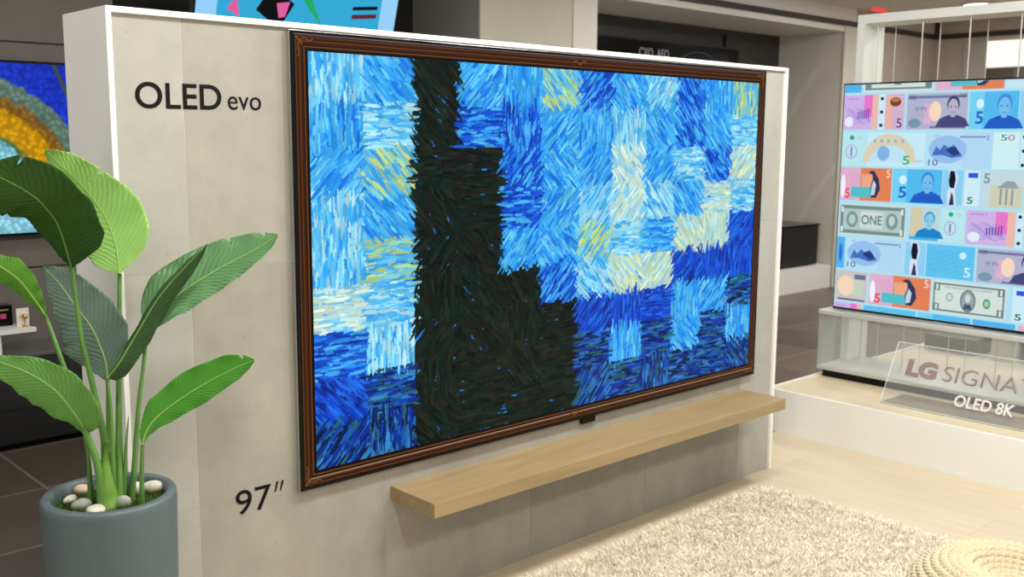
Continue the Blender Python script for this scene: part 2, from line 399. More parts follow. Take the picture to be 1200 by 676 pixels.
# ------------------------------------------------------------------ display partition
part = empty('display_partition', (.9, .15, 0), 'freestanding white framed partition clad in large concrete grey tiles', 'partition')
bm = bmesh.new()
box(bm, -.469, -.456, .008, .275, 0, 1.700, .0015)
box(bm, 2.314, 2.330, .008, .275, 0, 1.700, .0015)
box(bm, -.456, 2.314, .008, .275, 1.686, 1.700, .0015)
box(bm, -.456, 2.314, .262, .275, 0, 1.686)
bm_obj('casing', bm, M['casing'], part)
B('core', (-.456, 2.314, .0206, .262, 0, 1.686), mat('tile grout', (216, 214, 204), .8), part)
xs = [-.456, -.285, .30, .89, 1.49, 2.09, 2.314]; zs = [0, .473, 1.08, 1.686]
for i in range(6):
    for j in range(3):
        B('concrete_tile', (xs[i]+.0008, xs[i+1]-.0008, .0195, .0206, zs[j]+.0008, zs[j+1]-.0008), M['conc_l'] if i in (0, 5) else M['conc'], part)
R3, U3 = (1, 0, 0), (0, 0, 1)
o = link('lettering', text_mesh('OLED', .218, .062, (-.405, .0193, 1.472), R3, U3, .001, .012), M['ink'], part); o['label'] = 'black word OLED'
o = link('lettering', text_mesh('evo', .092, .033, (-.170, .0193, 1.474), R3, U3, .001, 0), M['ink'], part); o['label'] = 'black word evo'
me = text_mesh('97', .104, .066, (-.185, .0193, .420), R3, U3, .001, 0.0)
bm = bmesh.new(); bm.from_mesh(me)
for x0 in (-.071, -.055): ngon(bm, [(x0, .0186, .459), (x0+.0045, .0186, .459), (x0+.0135, .0186, .487), (x0+.0065, .0186, .487)])
bm.to_mesh(me); bm.free()
o = link('lettering', me, M['ink'], part); o['label'] = 'black screen size 97 inch marking'

# ------------------------------------------------------------------ main television
tv = empty('television', (1.08, .01, 1.06), 'huge framed flat television on the concrete partition with a blue brushstroke picture', 'television')
W, Z0, Z1 = 2.158, .447, 1.680
bm = bmesh.new(); box(bm, -.001, W+.001, .004, .0195, Z0-.001, Z1+.001, .001); bm_obj('metal_back', bm, M['silver'], tv)
B('bezel', (0, W, 0, .004, Z0, Z1), M['black'], tv, .0008)
B('sensor_bar', (1.125, 1.195, .006, .018, .424, .446), M['black'], tv, .002)
# the picture frame shown around the image: nested mitred mouldings
rings = [(.0115, (52, 28, 14)), (.0135, (122, 72, 38)), (.0155, (74, 38, 18)), (.020, (52, 27, 13)), (.024, (118, 66, 28)), (.027, (70, 36, 16)), (.034, (38, 20, 11)), (.038, (128, 74, 32)), (.041, (62, 32, 16)), (.044, (24, 13, 10)), (.0465, (12, 8, 10))]
bm = bmesh.new(); fm = []
for i in range(len(rings)):
    a, cc = rings[i]; b_ = rings[i+1][0] if i+1 < len(rings) else .0505
    fm.append(emis('moulding tone', cc, .8))
    o_ = [(a, Z0+a), (W-a, Z0+a), (W-a, Z1-a), (a, Z1-a)]; n_ = [(b_, Z0+b_), (W-b_, Z0+b_), (W-b_, Z1-b_), (b_, Z1-b_)]
    for k in range(4):
        p = [o_[k], o_[(k+1) % 4], n_[(k+1) % 4], n_[k]]
        ngon(bm, [(x, -.0004-.0001*0, z) for x, z in p], i)
bm_obj('picture_frame', bm, fm, tv)['label'] = 'bronze moulded frame shown around the picture'
# corner and middle ornaments on the moulding
orn = emis('gilt ornament', (140, 92, 44), .7); orn_d = emis('dark gilt', (84, 46, 20), .8)
for cx, cz, sx, sz in ((.014, Z0+.014, 1, 1), (W-.014, Z0+.014, -1, 1), (.014, Z1-.014, 1, -1), (W-.014, Z1-.014, -1, -1)):
    bm = bmesh.new()
    for s_ in range(2):
        pts = []
        for t_ in np.linspace(0, 1, 16):
            l = .052*t_; w_ = .010*math.sin(t_*PI*.9)+.004*math.sin(t_*9)
            a, b_ = (l, w_*.9) if s_ == 0 else (w_*.9, l)
            pts.append((cx+sx*a, -.0012, cz+sz*b_))
        tube(bm, pts, .0013, 6)
    tube(bm, [(cx+sx*.0, -.0012, cz), (cx+sx*.02, -.0012, cz+sz*.02)], .002, 6)
    bm_obj('corner_ornament', bm, orn, tv)
for cx, cz in ((W/2, Z0+.026), (W/2, Z1-.026)):
    bm = bmesh.new()
    for s_ in (-1, 1): tube(bm, [(cx, -.0012, cz-.008), (cx+s_*.008, -.0012, cz), (cx+s_*.018, -.0012, cz+.006), (cx+s_*.03, -.0012, cz)], .0018, 6)
    bm_obj('middle_ornament', bm, orn, tv)
B('moulding_highlight', (.03, W-.03, -.0012, -.0003, Z0+.029, Z0+.0315), emis('pale moulding line', (178, 160, 142), .8), tv)
B('moulding_highlight', (.01, W-.01, -.0012, -.0003, Z1-.0105, Z1-.0075), emis('lilac bezel reflection', (120, 104, 112), .8), tv)  # glass reflection along the top bezel, drawn as a glowing strip

# abstract brushstroke picture, painted stroke by stroke into the vertices of the screen surface
PX0, PX1, PZ0, PZ1 = .0505, W-.0505, Z0+.0505, Z1-.0505
NW, NH = 860, 472
U, V = np.meshgrid(np.linspace(0, 1, NW), np.linspace(0, 1, NH))
img = np.empty((NH, NW, 3)); img[:] = (40, 130, 225)
def sm(x, a, b): t_ = np.clip((x-a)/(b-a), 0, 1); return t_*t_*(3-2*t_)
GRID = ['lcdccgbclbcg', 'cldbbcclcbcl', 'cgddbccwclbp', 'lcddbclwlcpl', 'lgddccglcppm', 'wldddblppmmm', 'blddddmmmccn', 'mnddddncncnc', 'nnddddnnnnnn'][::-1]
PAL = dict(
 c=[(40, 150, 240), (70, 180, 246), (26, 120, 232), (110, 205, 246), (60, 170, 240)],
 l=[(110, 205, 246), (150, 220, 244), (80, 185, 244), (180, 226, 236), (50, 160, 240)],
 b=[(24, 100, 226), (46, 150, 240), (18, 80, 210), (80, 180, 245), (14, 60, 180)],
 d=[(8, 18, 16), (14, 28, 22), (20, 40, 28), (30, 24, 20), (10, 34, 30), (34, 40, 32)],
 p=[(190, 226, 214), (168, 214, 224), (206, 226, 168), (150, 210, 235), (214, 232, 196)],
 g=[(120, 200, 210), (170, 215, 160), (90, 185, 236), (196, 216, 120), (60, 165, 238)],
 w=[(190, 226, 226), (160, 220, 238), (206, 232, 206), (120, 200, 240), (216, 236, 220)],
 m=[(14, 60, 190), (20, 84, 215), (34, 110, 230), (16, 44, 140), (24, 70, 200)],
 n=[(10, 34, 110), (16, 60, 170), (30, 100, 190), (54, 130, 190), (14, 30, 70), (40, 96, 96), (20, 50, 150)])
ANG = [[random.choice((0, PI/2, PI/4, -PI/4)) for _ in range(12)] for _ in range(9)]
def zone(u, v):
    """palette and stroke angle of the patchwork cell under a point of the abstract picture"""
    i_, j_ = min(8, int(v*9)), min(11, int(u*12)); ch = GRID[i_][j_]
    return PAL[ch], ANG[i_][j_], ch
def stroke(cx, cy, L_, w_, ang, c, alpha=.92):
    ca, sa = math.cos(ang), math.sin(ang); r_ = L_/2+w_+1
    x0, x1 = max(0, int(cx-r_)), min(NW, int(cx+r_)+1); y0, y1 = max(0, int(cy-r_)), min(NH, int(cy+r_)+1)
    if x1 <= x0 or y1 <= y0: return
    X, Y = np.meshgrid(np.arange(x0, x1)-cx, np.arange(y0, y1)-cy)
    a = X*ca+Y*sa; b_ = -X*sa+Y*ca; b_ = b_-.012*a*a*random.uniform(-.6, .6)*2/max(L_, 1)*6
    m_ = (np.abs(a) < L_/2) & (np.abs(b_) < w_/2*np.sqrt(np.clip(1-(2*a/L_)**2, 0, 1))+.2)
    sub = img[y0:y1, x0:x1]; sub[m_] = sub[m_]*(1-alpha)+np.array(c)*alpha
for k in range(30000):
    u_, v_ = random.random(), random.random()
    pal, ang, kind = zone(u_, v_)
    L_ = random.uniform(12, 30); w_ = random.uniform(2.2, 4.6)
    
    if k < 3000: L_ *= 1.4; w_ *= 2.2
    cc = np.array(random.choice(pal), float)*random.uniform(.88, 1.1)
    stroke(u_*NW, v_*NH, L_, w_, ang+random.gauss(0, .06), np.clip(cc, 0, 255))
me = D.meshes.new('screen')
vx = np.zeros((NH*NW, 3), np.float32); vx[:, 0] = (PX0+(PX1-PX0)*U).ravel(); vx[:, 1] = -.0006; vx[:, 2] = (PZ0+(PZ1-PZ0)*V).ravel()
idx = np.arange(NH*NW).reshape(NH, NW)
F = np.stack([idx[:-1, :-1], idx[:-1, 1:], idx[1:, 1:], idx[1:, :-1]], -1).reshape(-1, 4)
def fast_mesh(me, vx, F):
    k = F.shape[1]
    me.vertices.add(len(vx)); me.vertices.foreach_set('co', vx.astype(np.float32).ravel())
    me.loops.add(F.size); me.loops.foreach_set('vertex_index', F.astype(np.int32).ravel())
    me.polygons.add(len(F)); me.polygons.foreach_set('loop_start', np.arange(0, F.size, k, dtype=np.int32)); me.polygons.foreach_set('loop_total', np.full(len(F), k, np.int32))
    me.update(calc_edges=True)
fast_mesh(me, vx, F)
g = img/255.; g = np.where(g <= .04045, g/12.92, ((g+.055)/1.055)**2.4)
ca = me.color_attributes.new('Col', 'FLOAT_COLOR', 'POINT')
ca.data.foreach_set('color', np.c_[g.reshape(-1, 3), np.ones(NH*NW)].astype(np.float32).ravel())
ms_ = emis('brushstroke picture', (0, 0, 0), 1.0, .18)
at = ms_.node_tree.nodes.new('ShaderNodeAttribute'); at.attribute_name = 'Col'
ms_.node_tree.links.new(at.outputs['Color'], ms_.node_tree.nodes['Principled BSDF'].inputs['Emission Color'])
link('screen', me, ms_, tv)['label'] = 'lit screen with blue, cream and dark green brushstrokes'

# ------------------------------------------------------------------ oak shelf
sh = tag(B('wall_shelf', (.315, 2.105, -.188, .0195, .343, .386), M['oak'], None, .0015), 'light oak floating shelf under the huge framed television', 'shelf')

# ------------------------------------------------------------------ potted plant
PC = Vector((-.59, -.187, 0))
plant = empty('potted_plant', PC, 'broad leaved bird of paradise plant in a tall round blue grey pot', 'plant')
lathe('pot', [(.0, 0), (.112, 0), (.120, .006), (.124, .03), (.132, .25), (.138, .5), (.1405, .62), (.140, .632), (.136, .637), (.122, .637), (.118, .632), (.1165, .60), (.115, .55)], PC, M['pot'], plant)
bm = bmesh.new(); n_ = 48
vs = []
for i in range(13):
    r_ = .118*i/12
    vs.append([bm.verts.new((PC.x+r_*math.cos(2*PI*k/n_), PC.y+r_*math.sin(2*PI*k/n_), .606+.009*math.sin(k*1.9+i*2.3)*math.cos(k*.7+i)*(i > 0))) for k in range(n_)])
for i in range(1, 12):
    for k in range(n_): bm.faces.new((vs[i][k], vs[i][(k+1) % n_], vs[i+1][(k+1) % n_], vs[i+1][k]))
bmesh.ops.contextual_create(bm, geom=vs[1])
for k in range(5000):      # moss strands
    a = random.random()*2*PI; r_ = .113*math.sqrt(random.random()); x, y = PC.x+r_*math.cos(a), PC.y+r_*math.sin(a)
    dx, dy = random.gauss(0, .006), random.gauss(0, .006); h = random.uniform(.006, .020); w_ = .0012
    p = Vector((x, y, .604)); q = Vector((x+dx, y+dy, .606+h)); s_ = Vector((-dy, dx, 0)).normalized()*w_
    ngon(bm, [p-s_, p+s_, q])
o = bm_obj('moss', bm, M['moss'], plant); tag(o, kind='stuff')

def leafmat(name, c, back, tr=.25, rough=.42):
    m = D.materials.new(name); m.use_nodes = True; nt = m.node_tree; L = nt.links; b = nt.nodes['Principled BSDF']; out = nt.nodes['Material Output']
    uv = nt.nodes.new('ShaderNodeUVMap'); sp = nt.nodes.new('ShaderNodeSeparateXYZ'); L.new(uv.outputs[0], sp.inputs[0])
    ab = nt.nodes.new('ShaderNodeMath'); ab.operation = 'ABSOLUTE'; L.new(sp.outputs[0], ab.inputs[0])
    ma = nt.nodes.new('ShaderNodeMath'); ma.operation = 'MULTIPLY_ADD'; ma.inputs[1].default_value = -.22; L.new(ab.outputs[0], ma.inputs[0]); L.new(sp.outputs[1], ma.inputs[2])
    m2 = nt.nodes.new('ShaderNodeMath'); m2.operation = 'MULTIPLY'; m2.inputs[1].default_value = 2*PI*22; L.new(ma.outputs[0], m2.inputs[0])
    sn = nt.nodes.new('ShaderNodeMath'); sn.operation = 'SINE'; L.new(m2.outputs[0], sn.inputs[0])
    mr = nt.nodes.new('ShaderNodeMapRange'); mr.inputs['From Min'].default_value = -1; mr.inputs['To Min'].default_value = .93; mr.inputs['To Max'].default_value = 1.04; L.new(sn.outputs[0], mr.inputs['Value'])
    n = nt.nodes.new('ShaderNodeTexNoise'); n.inputs['Scale'].default_value = 9; tc = nt.nodes.new('ShaderNodeTexCoord'); L.new(tc.outputs['Object'], n.inputs['Vector'])
    mr2 = nt.nodes.new('ShaderNodeMapRange'); mr2.inputs['To Min'].default_value = .82; mr2.inputs['To Max'].default_value = 1.18; L.new(n.outputs['Fac'], mr2.inputs['Value'])
    mm = nt.nodes.new('ShaderNodeMath'); mm.operation = 'MULTIPLY'; L.new(mr.outputs[0], mm.inputs[0]); L.new(mr2.outputs[0], mm.inputs[1])
    s = nt.nodes.new('ShaderNodeVectorMath'); s.operation = 'SCALE'; s.inputs[0].default_value = lin(c); L.new(mm.outputs[0], s.inputs['Scale'])
    L.new(s.outputs[0], b.inputs['Base Color']); b.inputs['Roughness'].default_value = rough; b.inputs['Specular IOR Level'].default_value = .35
    bp = nt.nodes.new('ShaderNodeBump'); bp.inputs['Strength'].default_value = .22; bp.inputs['Distance'].default_value = .003; L.new(sn.outputs[0], bp.inputs['Height']); L.new(bp.outputs[0], b.inputs['Normal'])
    t_ = nt.nodes.new('ShaderNodeBsdfTranslucent'); t_.inputs[0].default_value = (*lin(back), 1)
    mx = nt.nodes.new('ShaderNodeMixShader'); mx.inputs[0].default_value = tr
    L.new(b.outputs[0], mx.inputs[1]); L.new(t_.outputs[0], mx.inputs[2]); L.new(mx.outputs[0], out.inputs[0])
    return m
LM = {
 'L1': leafmat('shaded green leaf', (44, 88, 20), (60, 120, 16), .2), 'L2': leafmat('lit light green leaf', (166, 214, 116), (160, 220, 90), .3),  # L1 darkened for shade, L2 lightened for light, in their base colours
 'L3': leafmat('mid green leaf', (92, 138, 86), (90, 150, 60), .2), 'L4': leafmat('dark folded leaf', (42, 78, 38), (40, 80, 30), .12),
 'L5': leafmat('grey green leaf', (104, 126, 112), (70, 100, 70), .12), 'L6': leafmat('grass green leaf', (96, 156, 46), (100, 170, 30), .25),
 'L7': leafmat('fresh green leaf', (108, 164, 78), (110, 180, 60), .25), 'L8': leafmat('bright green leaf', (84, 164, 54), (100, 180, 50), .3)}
stem_m = mat('green stem', (84, 126, 52), .4, var=.12, vscale=20); rib_m = mat('pale midrib', (136, 176, 92), .45); rib_d = mat('green midrib', (96, 140, 50), .45)
LEAF = {
'L1': [(-0.612, -0.097, 1.126), (-0.645, -0.13, 1.217), (-0.676, -0.148, 1.26), (-0.707, -0.155, 1.29), (-0.761, -0.153, 1.324), (-0.794, -0.148, 1.338)],
'L2': [(-0.513, -0.11, 1.104), (-0.506, -0.076, 1.169), (-0.512, -0.045, 1.223), (-0.528, -0.023, 1.263), (-0.549, -0.011, 1.296), (-0.578, -0.004, 1.33), (-0.595, 0.002, 1.349), (-0.619, 0.002, 1.376)],
'L3': [(-0.489, -0.185, 0.982), (-0.437, -0.193, 1.044), (-0.349, -0.221, 1.103), (-0.258, -0.268, 1.157), (-0.216, -0.287, 1.187)],
'L4': [(-0.585, -0.196, 0.893), (-0.563, -0.21, 0.926), (-0.533, -0.215, 0.973), (-0.481, -0.232, 1.059), (-0.43, -0.253, 1.122), (-0.382, -0.273, 1.175)],
'L5': [(-0.559, -0.128, 0.871), (-0.558, -0.121, 0.91), (-0.565, -0.106, 0.953), (-0.575, -0.089, 0.99), (-0.592, -0.051, 1.033), (-0.608, -0.013, 1.077), (-0.63, 0.029, 1.117)],
'L6': [(-0.677, -0.111, 1.03), (-0.701, -0.122, 1.068), (-0.73, -0.127, 1.111), (-0.762, -0.119, 1.142), (-0.787, -0.106, 1.163)],
'L7': [(-0.632, -0.176, 0.775), (-0.649, -0.194, 0.812), (-0.692, -0.196, 0.881), (-0.738, -0.185, 0.924), (-0.787, -0.162, 0.952), (-0.809, -0.152, 0.968)],
'L8': [(-0.543, -0.263, 0.752), (-0.534, -0.266, 0.781), (-0.509, -0.282, 0.817), (-0.45, -0.326, 0.869), (-0.387, -0.376, 0.913), (-0.35, -0.406, 0.933)]}
STEM = {
'L1': [(-0.612, -0.097, 1.126), (-0.607, -0.119, 0.968), (-0.597, -0.129, 0.894), (-0.587, -0.171, 0.732), (-0.6, -0.207, 0.6)],
'L2': [(-0.513, -0.11, 1.104), (-0.524, -0.122, 0.993), (-0.545, -0.15, 0.826), (-0.58, -0.212, 0.6)],
'L3': [(-0.489, -0.185, 0.982), (-0.502, -0.188, 0.904), (-0.519, -0.191, 0.81), (-0.552, -0.209, 0.6)],
'L4': [(-0.585, -0.196, 0.893), (-0.584, -0.204, 0.787), (-0.592, -0.214, 0.6)],
'L5': [(-0.559, -0.128, 0.871), (-0.575, -0.15, 0.684), (-0.588, -0.176, 0.6)],
'L6': [(-0.677, -0.111, 1.03), (-0.658, -0.15, 0.92), (-0.634, -0.186, 0.783), (-0.618, -0.202, 0.708), (-0.619, -0.217, 0.6)],
'L7': [(-0.632, -0.176, 0.775), (-0.624, -0.169, 0.71), (-0.625, -0.168, 0.6)],
'L8': [(-0.543, -0.263, 0.752), (-0.546, -0.259, 0.687), (-0.548, -0.254, 0.6)],
'bud': [(-0.536, -0.178, 0.797), (-0.552, -0.192, 0.72), (-0.564, -0.197, 0.6)],
'bud2': [(-0.591, -0.156, 0.789), (-0.593, -0.167, 0.723), (-0.6, -0.178, 0.6)]}
# per leaf: facing direction of the blade, half widths (mm) left / right of the midrib along its length, cupping of each half, notches
FACE = Vector((-.674, -.725, .145))
LW = {
'L1': ([(0, 2), (.1, 28), (.2, 48), (.3, 60), (.47, 76), (.61, 74), (.86, 52), (1, 0)], [(0, 2), (.06, 30), (.14, 58), (.2, 78), (.3, 92), (.47, 86), (.61, 76), (.86, 54), (1, 0)], .35, -.30, [(.84, 1, 26)]),
'L2': ([(0, 2), (.06, 44), (.1, 60), (.21, 76), (.39, 76), (.53, 66), (.66, 52), (.8, 34), (.89, 20), (1, 4)], [(0, 2), (.06, 40), (.12, 66), (.21, 84), (.39, 88), (.53, 74), (.66, 60), (.8, 46), (.89, 34), (.96, 20), (1, 4)], .15, -.1, [(.67, 1, 18)]),
'L3': ([(0, 6), (.08, 38), (.15, 56), (.23, 68), (.35, 68), (.53, 63), (.7, 52), (.85, 37), (.95, 20), (1, 1)], [(0, 4), (.1, 26), (.23, 42), (.53, 42), (.7, 34), (.85, 22), (.95, 12), (1, 1)], .25, -.35, [(.71, 0, 14), (.93, 0, 12)]),
'L4': ([(0, 3), (.1, 10), (.3, 14), (.55, 17), (.8, 14), (.94, 6), (1, 0)], [(0, 14), (.04, 22), (.1, 22), (.3, 26), (.55, 24), (.8, 18), (.94, 8), (1, 0)], 1.3, 1.6, []),
'L5': ([(0, 2), (.04, 22), (.13, 48), (.29, 68), (.43, 62), (.62, 48), (.81, 32), (.93, 14), (1, 0)], [(0, 2), (.04, 26), (.13, 46), (.29, 60), (.43, 58), (.62, 48), (.81, 33), (.93, 15), (1, 0)], .25, -.2, []),
'L6': ([(0, 1), (.15, 10), (.4, 20), (.7, 24), (1, 6)], [(0, 1), (.12, 8), (.4, 18), (.7, 24), (1, 6)], .3, .3, []),
'L7': ([(0, 2), (.08, 22), (.2, 36), (.42, 50), (.65, 42), (.85, 28), (1, 2)], [(0, 2), (.08, 28), (.2, 46), (.42, 48), (.65, 34), (.85, 16), (1, 2)], .2, -.1, []),
'L8': ([(0, 1), (.1, 14), (.25, 34), (.54, 42), (.84, 32), (.95, 18), (1, 2)], [(0, 1), (.1, 12), (.25, 26), (.54, 34), (.84, 24), (.95, 12), (1, 2)], -.3, .25, [(.93, 0, 14)])}
LSC = dict(L1=1.13, L2=1.02, L3=1.08, L4=.9, L5=1.32, L6=1.35, L7=1.22, L8=1.06)
LLAB = {'L1': 'very large shaded green leaf leaning left', 'L2': 'large lit light green upright leaf', 'L3': 'ribbed green leaf reaching right', 'L4': 'dark narrow folded leaf', 'L5': 'grey green leaf with pointed tip upward', 'L6': 'small grass green leaf at far left', 'L7': 'lower left fresh green leaf', 'L8': 'lower right bright green leaf'}
for k, mid in LEAF.items():
    n = 150; m_ = 12
    C = smooth_path(mid, n); wl, wr, tl, tr_, notches = LW[k]
    me = D.meshes.new('leaf'); bm = bmesh.new(); uvl = bm.loops.layers.uv.new('UVMap'); grid = []
    for i in range(n+1):
        s = i/n; p = Vector(C[i]); tg = Vector(C[min(i+1, n)]-C[max(i-1, 0)]).normalized()
        side = tg.cross(FACE).normalized()    # points to the right of the midrib, seen from the front
        nf = side.cross(tg).normalized()
        if nf.dot(FACE) < 0: nf = -nf
        row = []
        for j in range(-m_, m_+1):
            t_ = j/m_; isr = j > 0
            prof = wr if isr else wl
            w_ = np.interp(s, [a for a, _ in prof], [b for _, b in prof])/1000*LSC[k]
            for (sn, sd, dep) in notches:
                if sd == (1 if isr else 0):
                    w_ -= min(w_*.8, dep/1000)*max(0, 1-abs(s-sn)/.012)
            tilt = tr_ if isr else tl
            a_ = abs(t_)
            ripple = .0016*math.sin(2*PI*30*(s-.10*a_))*a_*(1-.3*a_) + .003*math.sin(2*PI*5*s+2*isr)*a_**3
            off = -w_*(a_*tilt*.5+a_*a_*tilt*.5)
            row.append(bm.verts.new(p+side*(w_*t_)+nf*(off+ripple)+tg*(.25*w_*a_**1.5*(.2 if k == 'L4' else .55)*(1-s))))
        grid.append(row)
    for i in range(n):
        for j in range(2*m_):
            f = bm.faces.new((grid[i][j], grid[i][j+1], grid[i+1][j+1], grid[i+1][j]))
            for lp, (ii, jj) in zip(f.loops, ((i, j), (i, j+1), (i+1, j+1), (i+1, j))): lp[uvl].uv = ((jj-m_)/m_, ii/n)
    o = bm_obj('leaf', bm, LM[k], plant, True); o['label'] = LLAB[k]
    sd = o.modifiers.new('thickness', 'SOLIDIFY'); sd.thickness = .0007
    bm = bmesh.new(); rr = [(.0018*(1-.8*i/n)+.0004) for i in range(0, n+1, 3)]
    tube(bm, [C[i]+np.array(FACE)*.0005 for i in range(0, n+1, 3)], rr, 8)
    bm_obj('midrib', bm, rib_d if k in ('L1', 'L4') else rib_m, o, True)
    Q = smooth_path(STEM[k], 24); bm = bmesh.new()
    r0, r1 = (.0044, .0095) if k in ('L1', 'L2', 'L6') else (.0038, .0068)
    tube(bm, Q, [r0+(r1-r0)*(i/24)**1.3 for i in range(25)], 12)
    bm_obj('stem', bm, stem_m, o, True)
for k in ('bud', 'bud2'):
    Q = smooth_path(STEM[k], 16); bm = bmesh.new(); tube(bm, Q, [.0006+.0058*(i/16)**.7 for i in range(17)], 10)
    bm_obj('shoot', bm, stem_m, plant, True)
bm = bmesh.new()
tube(bm, [(-.603, -.212, .595), (-.602, -.205, .64), (-.597, -.196, .70), (-.592, -.186, .75)], [.024, .021, .014, .004], 16)
bm_obj('leaf_sheath', bm, mat('bright sheath', (98, 138, 44), .4, var=.1, vscale=30), plant, True)

pebs = [(-.610, -.086, .017, .011, .3, 'stone2', 'pinkish pebble at the back left of the pot'), (-.653, -.125, .015, .009, 1.2, 'stone', 'pale pebble at the far left edge of the pot'),
 (-.650, -.180, .018, .012, .5, 'stone3', 'grey pebble in the front left of the pot'), (-.635, -.224, .022, .009, -.75, 'stone', 'long flat pale pebble at the front of the pot'),
 (-.577, -.228, .015, .015, 0, 'stone3', 'grey egg shaped pebble standing in front of the stems'), (-.520, -.166, .014, .014, .4, 'stone', 'pale pebble behind the right stem in the pot'),
 (-.492, -.178, .021, .014, .2, 'stone', 'large white pebble at the right edge of the pot'), (-.570, -.092, .013, .011, .7, 'stone', 'small pale pebble behind the stems in the pot')]
for x, y, a, b_, rot, mm, lab in pebs:
    bm = bmesh.new(); bmesh.ops.create_icosphere(bm, subdivisions=3, radius=1)
    ph = random.random()*6
    for v in bm.verts:
        c_ = v.co.copy(); f = 1+.10*math.sin(2.3*c_.x+ph)+.07*math.cos(3.1*c_.y+ph*2)
        v.co = Vector((c_.x*a*f*1.12, c_.y*a*.76*f, c_.z*b_*f*1.1))
    o = bm_obj('pebble', bm, M[mm], None, True); o.location = (x, y, .610+b_*.85); o.rotation_euler = (0, 0, rot-.75)
    tag(o, lab, 'pebble', 'pebbles in the plant pot')

# ------------------------------------------------------------------ rug
rug = empty('shag_rug', (1.08, -1.32, 0), 'thick cream shag rug with beige flecks on the pale floor', 'rug')
B('backing', (.09, 2.06, -2.50, -.135, .001, .010), mat('rug backing', (236, 230, 216), .95), rug)
N = 320000
X = rng.uniform(.085, 2.065, N); Y = rng.uniform(-2.505, -.13, N)
keep = (X > .45) & (Y > -2.0) | (rng.random(N) < .35); X, Y = X[keep], Y[keep]; N = len(X)
cl = np.sin(X*31+3*np.sin(Y*23))*np.sin(Y*27+2*np.sin(X*19)); hgt = .021+.005*cl+rng.normal(0, .004, N)
la = rng.uniform(0, 2*PI, N); ll = np.abs(rng.normal(.022, .008, N)); wa = rng.uniform(0, 2*PI, N); ww = rng.uniform(.0013, .0026, N)
b0 = np.stack([X-np.cos(wa)*ww, Y-np.sin(wa)*ww, np.full(N, .006)], 1); b1 = np.stack([X+np.cos(wa)*ww, Y+np.sin(wa)*ww, np.full(N, .006)], 1)
tx = X+np.cos(la)*ll; ty = Y+np.sin(la)*ll
t1 = np.stack([tx+np.cos(wa)*ww*.7, ty+np.sin(wa)*ww*.7, hgt], 1); t0 = np.stack([tx-np.cos(wa)*ww*.7, ty-np.sin(wa)*ww*.7, hgt], 1)
vx = np.stack([b0, b1, t1, t0], 1).reshape(-1, 3); F = np.arange(4*N).reshape(N, 4)
me = D.meshes.new('pile'); fast_mesh(me, vx, F)
base = np.array(lin((246, 238, 222))); fleck = np.array(lin((196, 176, 148)))
pr = rng.random(N); cc = base*rng.uniform(.86, 1.04, (N, 1)); cc[pr < .10] = fleck*rng.uniform(.8, 1.15, ((pr < .10).sum(), 1)); cc[(pr > .1) & (pr < .2)] = base*.88
ca = me.color_attributes.new('Col', 'FLOAT_COLOR', 'POINT'); ca.data.foreach_set('color', np.repeat(np.c_[cc, np.ones(N)], 4, axis=0).astype(np.float32).ravel())
pm = mat('shag pile', (236, 226, 206), .95, spec=.1); _nt = pm.node_tree; _t = _nt.nodes.new('ShaderNodeBsdfTranslucent'); _mx = _nt.nodes.new('ShaderNodeMixShader'); _mx.inputs[0].default_value = .3
_nt.links.new(_nt.nodes['Principled BSDF'].outputs[0], _mx.inputs[1]); _nt.links.new(_t.outputs[0], _mx.inputs[2]); _nt.links.new(_mx.outputs[0], _nt.nodes['Material Output'].inputs[0])
at = pm.node_tree.nodes.new('ShaderNodeAttribute'); at.attribute_name = 'Col'
pm.node_tree.links.new(at.outputs['Color'], pm.node_tree.nodes['Principled BSDF'].inputs['Base Color'])
pm.node_tree.links.new(at.outputs['Color'], _t.inputs[0])
o = link('pile', me, pm, rug); o['kind'] = 'stuff'

# ------------------------------------------------------------------ woven pouf
pc = (1.15, -1.445, .012)
ctrl = np.array([(.02, .001), (.17, .001), (.215, .015), (.245, .07), (.257, .16), (.250, .24), (.225, .305), (.185, .340), (.145, .350), (.11, .345), (.08, .330), (.045, .318), (.004, .314)])
pp = smooth_path([(a, 0, b_) for a, b_ in ctrl], 420)[:, [0, 2]]
s_ = np.r_[0, np.cumsum(np.linalg.norm(np.diff(pp, axis=0), axis=1))]
tg = np.gradient(pp, axis=0); tg /= np.linalg.norm(tg, axis=1)[:, None]; nn = np.stack([tg[:, 1], -tg[:, 0]], 1)
NA = 900; th = np.linspace(0, 2*PI, NA, endpoint=False)
Sg, Tg = np.meshgrid(s_, th, indexing='ij'); q = Sg/.0205+Tg/(2*PI)      # one continuous spiral rope
row = np.floor(q); fr = q-row
rnd = np.maximum(pp[:, 0], .01)[:, None]
cnt = np.maximum(8, np.round(2*PI*rnd/.020))
ph = Tg*cnt.astype(float)*1.0
strand = np.sin(ph+(fr-.5)*4.2*np.where(fr > .5, 1, -1)+row*1.7)
disp = .0095*np.sqrt(np.clip(1-(2*fr-1)**2, 0, 1))*(1+.28*strand)+.0006*np.sin(ph*5.3+fr*20)
R_ = pp[:, 0][:, None]+nn[:, 0][:, None]*disp; Zp = pp[:, 1][:, None]+nn[:, 1][:, None]*disp
vx = np.stack([pc[0]+R_*np.cos(Tg), pc[1]+R_*np.sin(Tg), pc[2]+Zp], -1).reshape(-1, 3)
I = np.arange(len(pp)*NA).reshape(len(pp), NA); J = np.roll(I, -1, 1)
F = np.stack([I[:-1], J[:-1], J[1:], I[1:]], -1).reshape(-1, 4)
me = D.meshes.new('woven_pouf'); fast_mesh(me, vx, F)
shade = np.clip(1+.05*strand+rng.normal(0, .05, strand.shape), .7, 1.2).reshape(-1, 1)
ca = me.color_attributes.new('Col', 'FLOAT_COLOR', 'POINT')
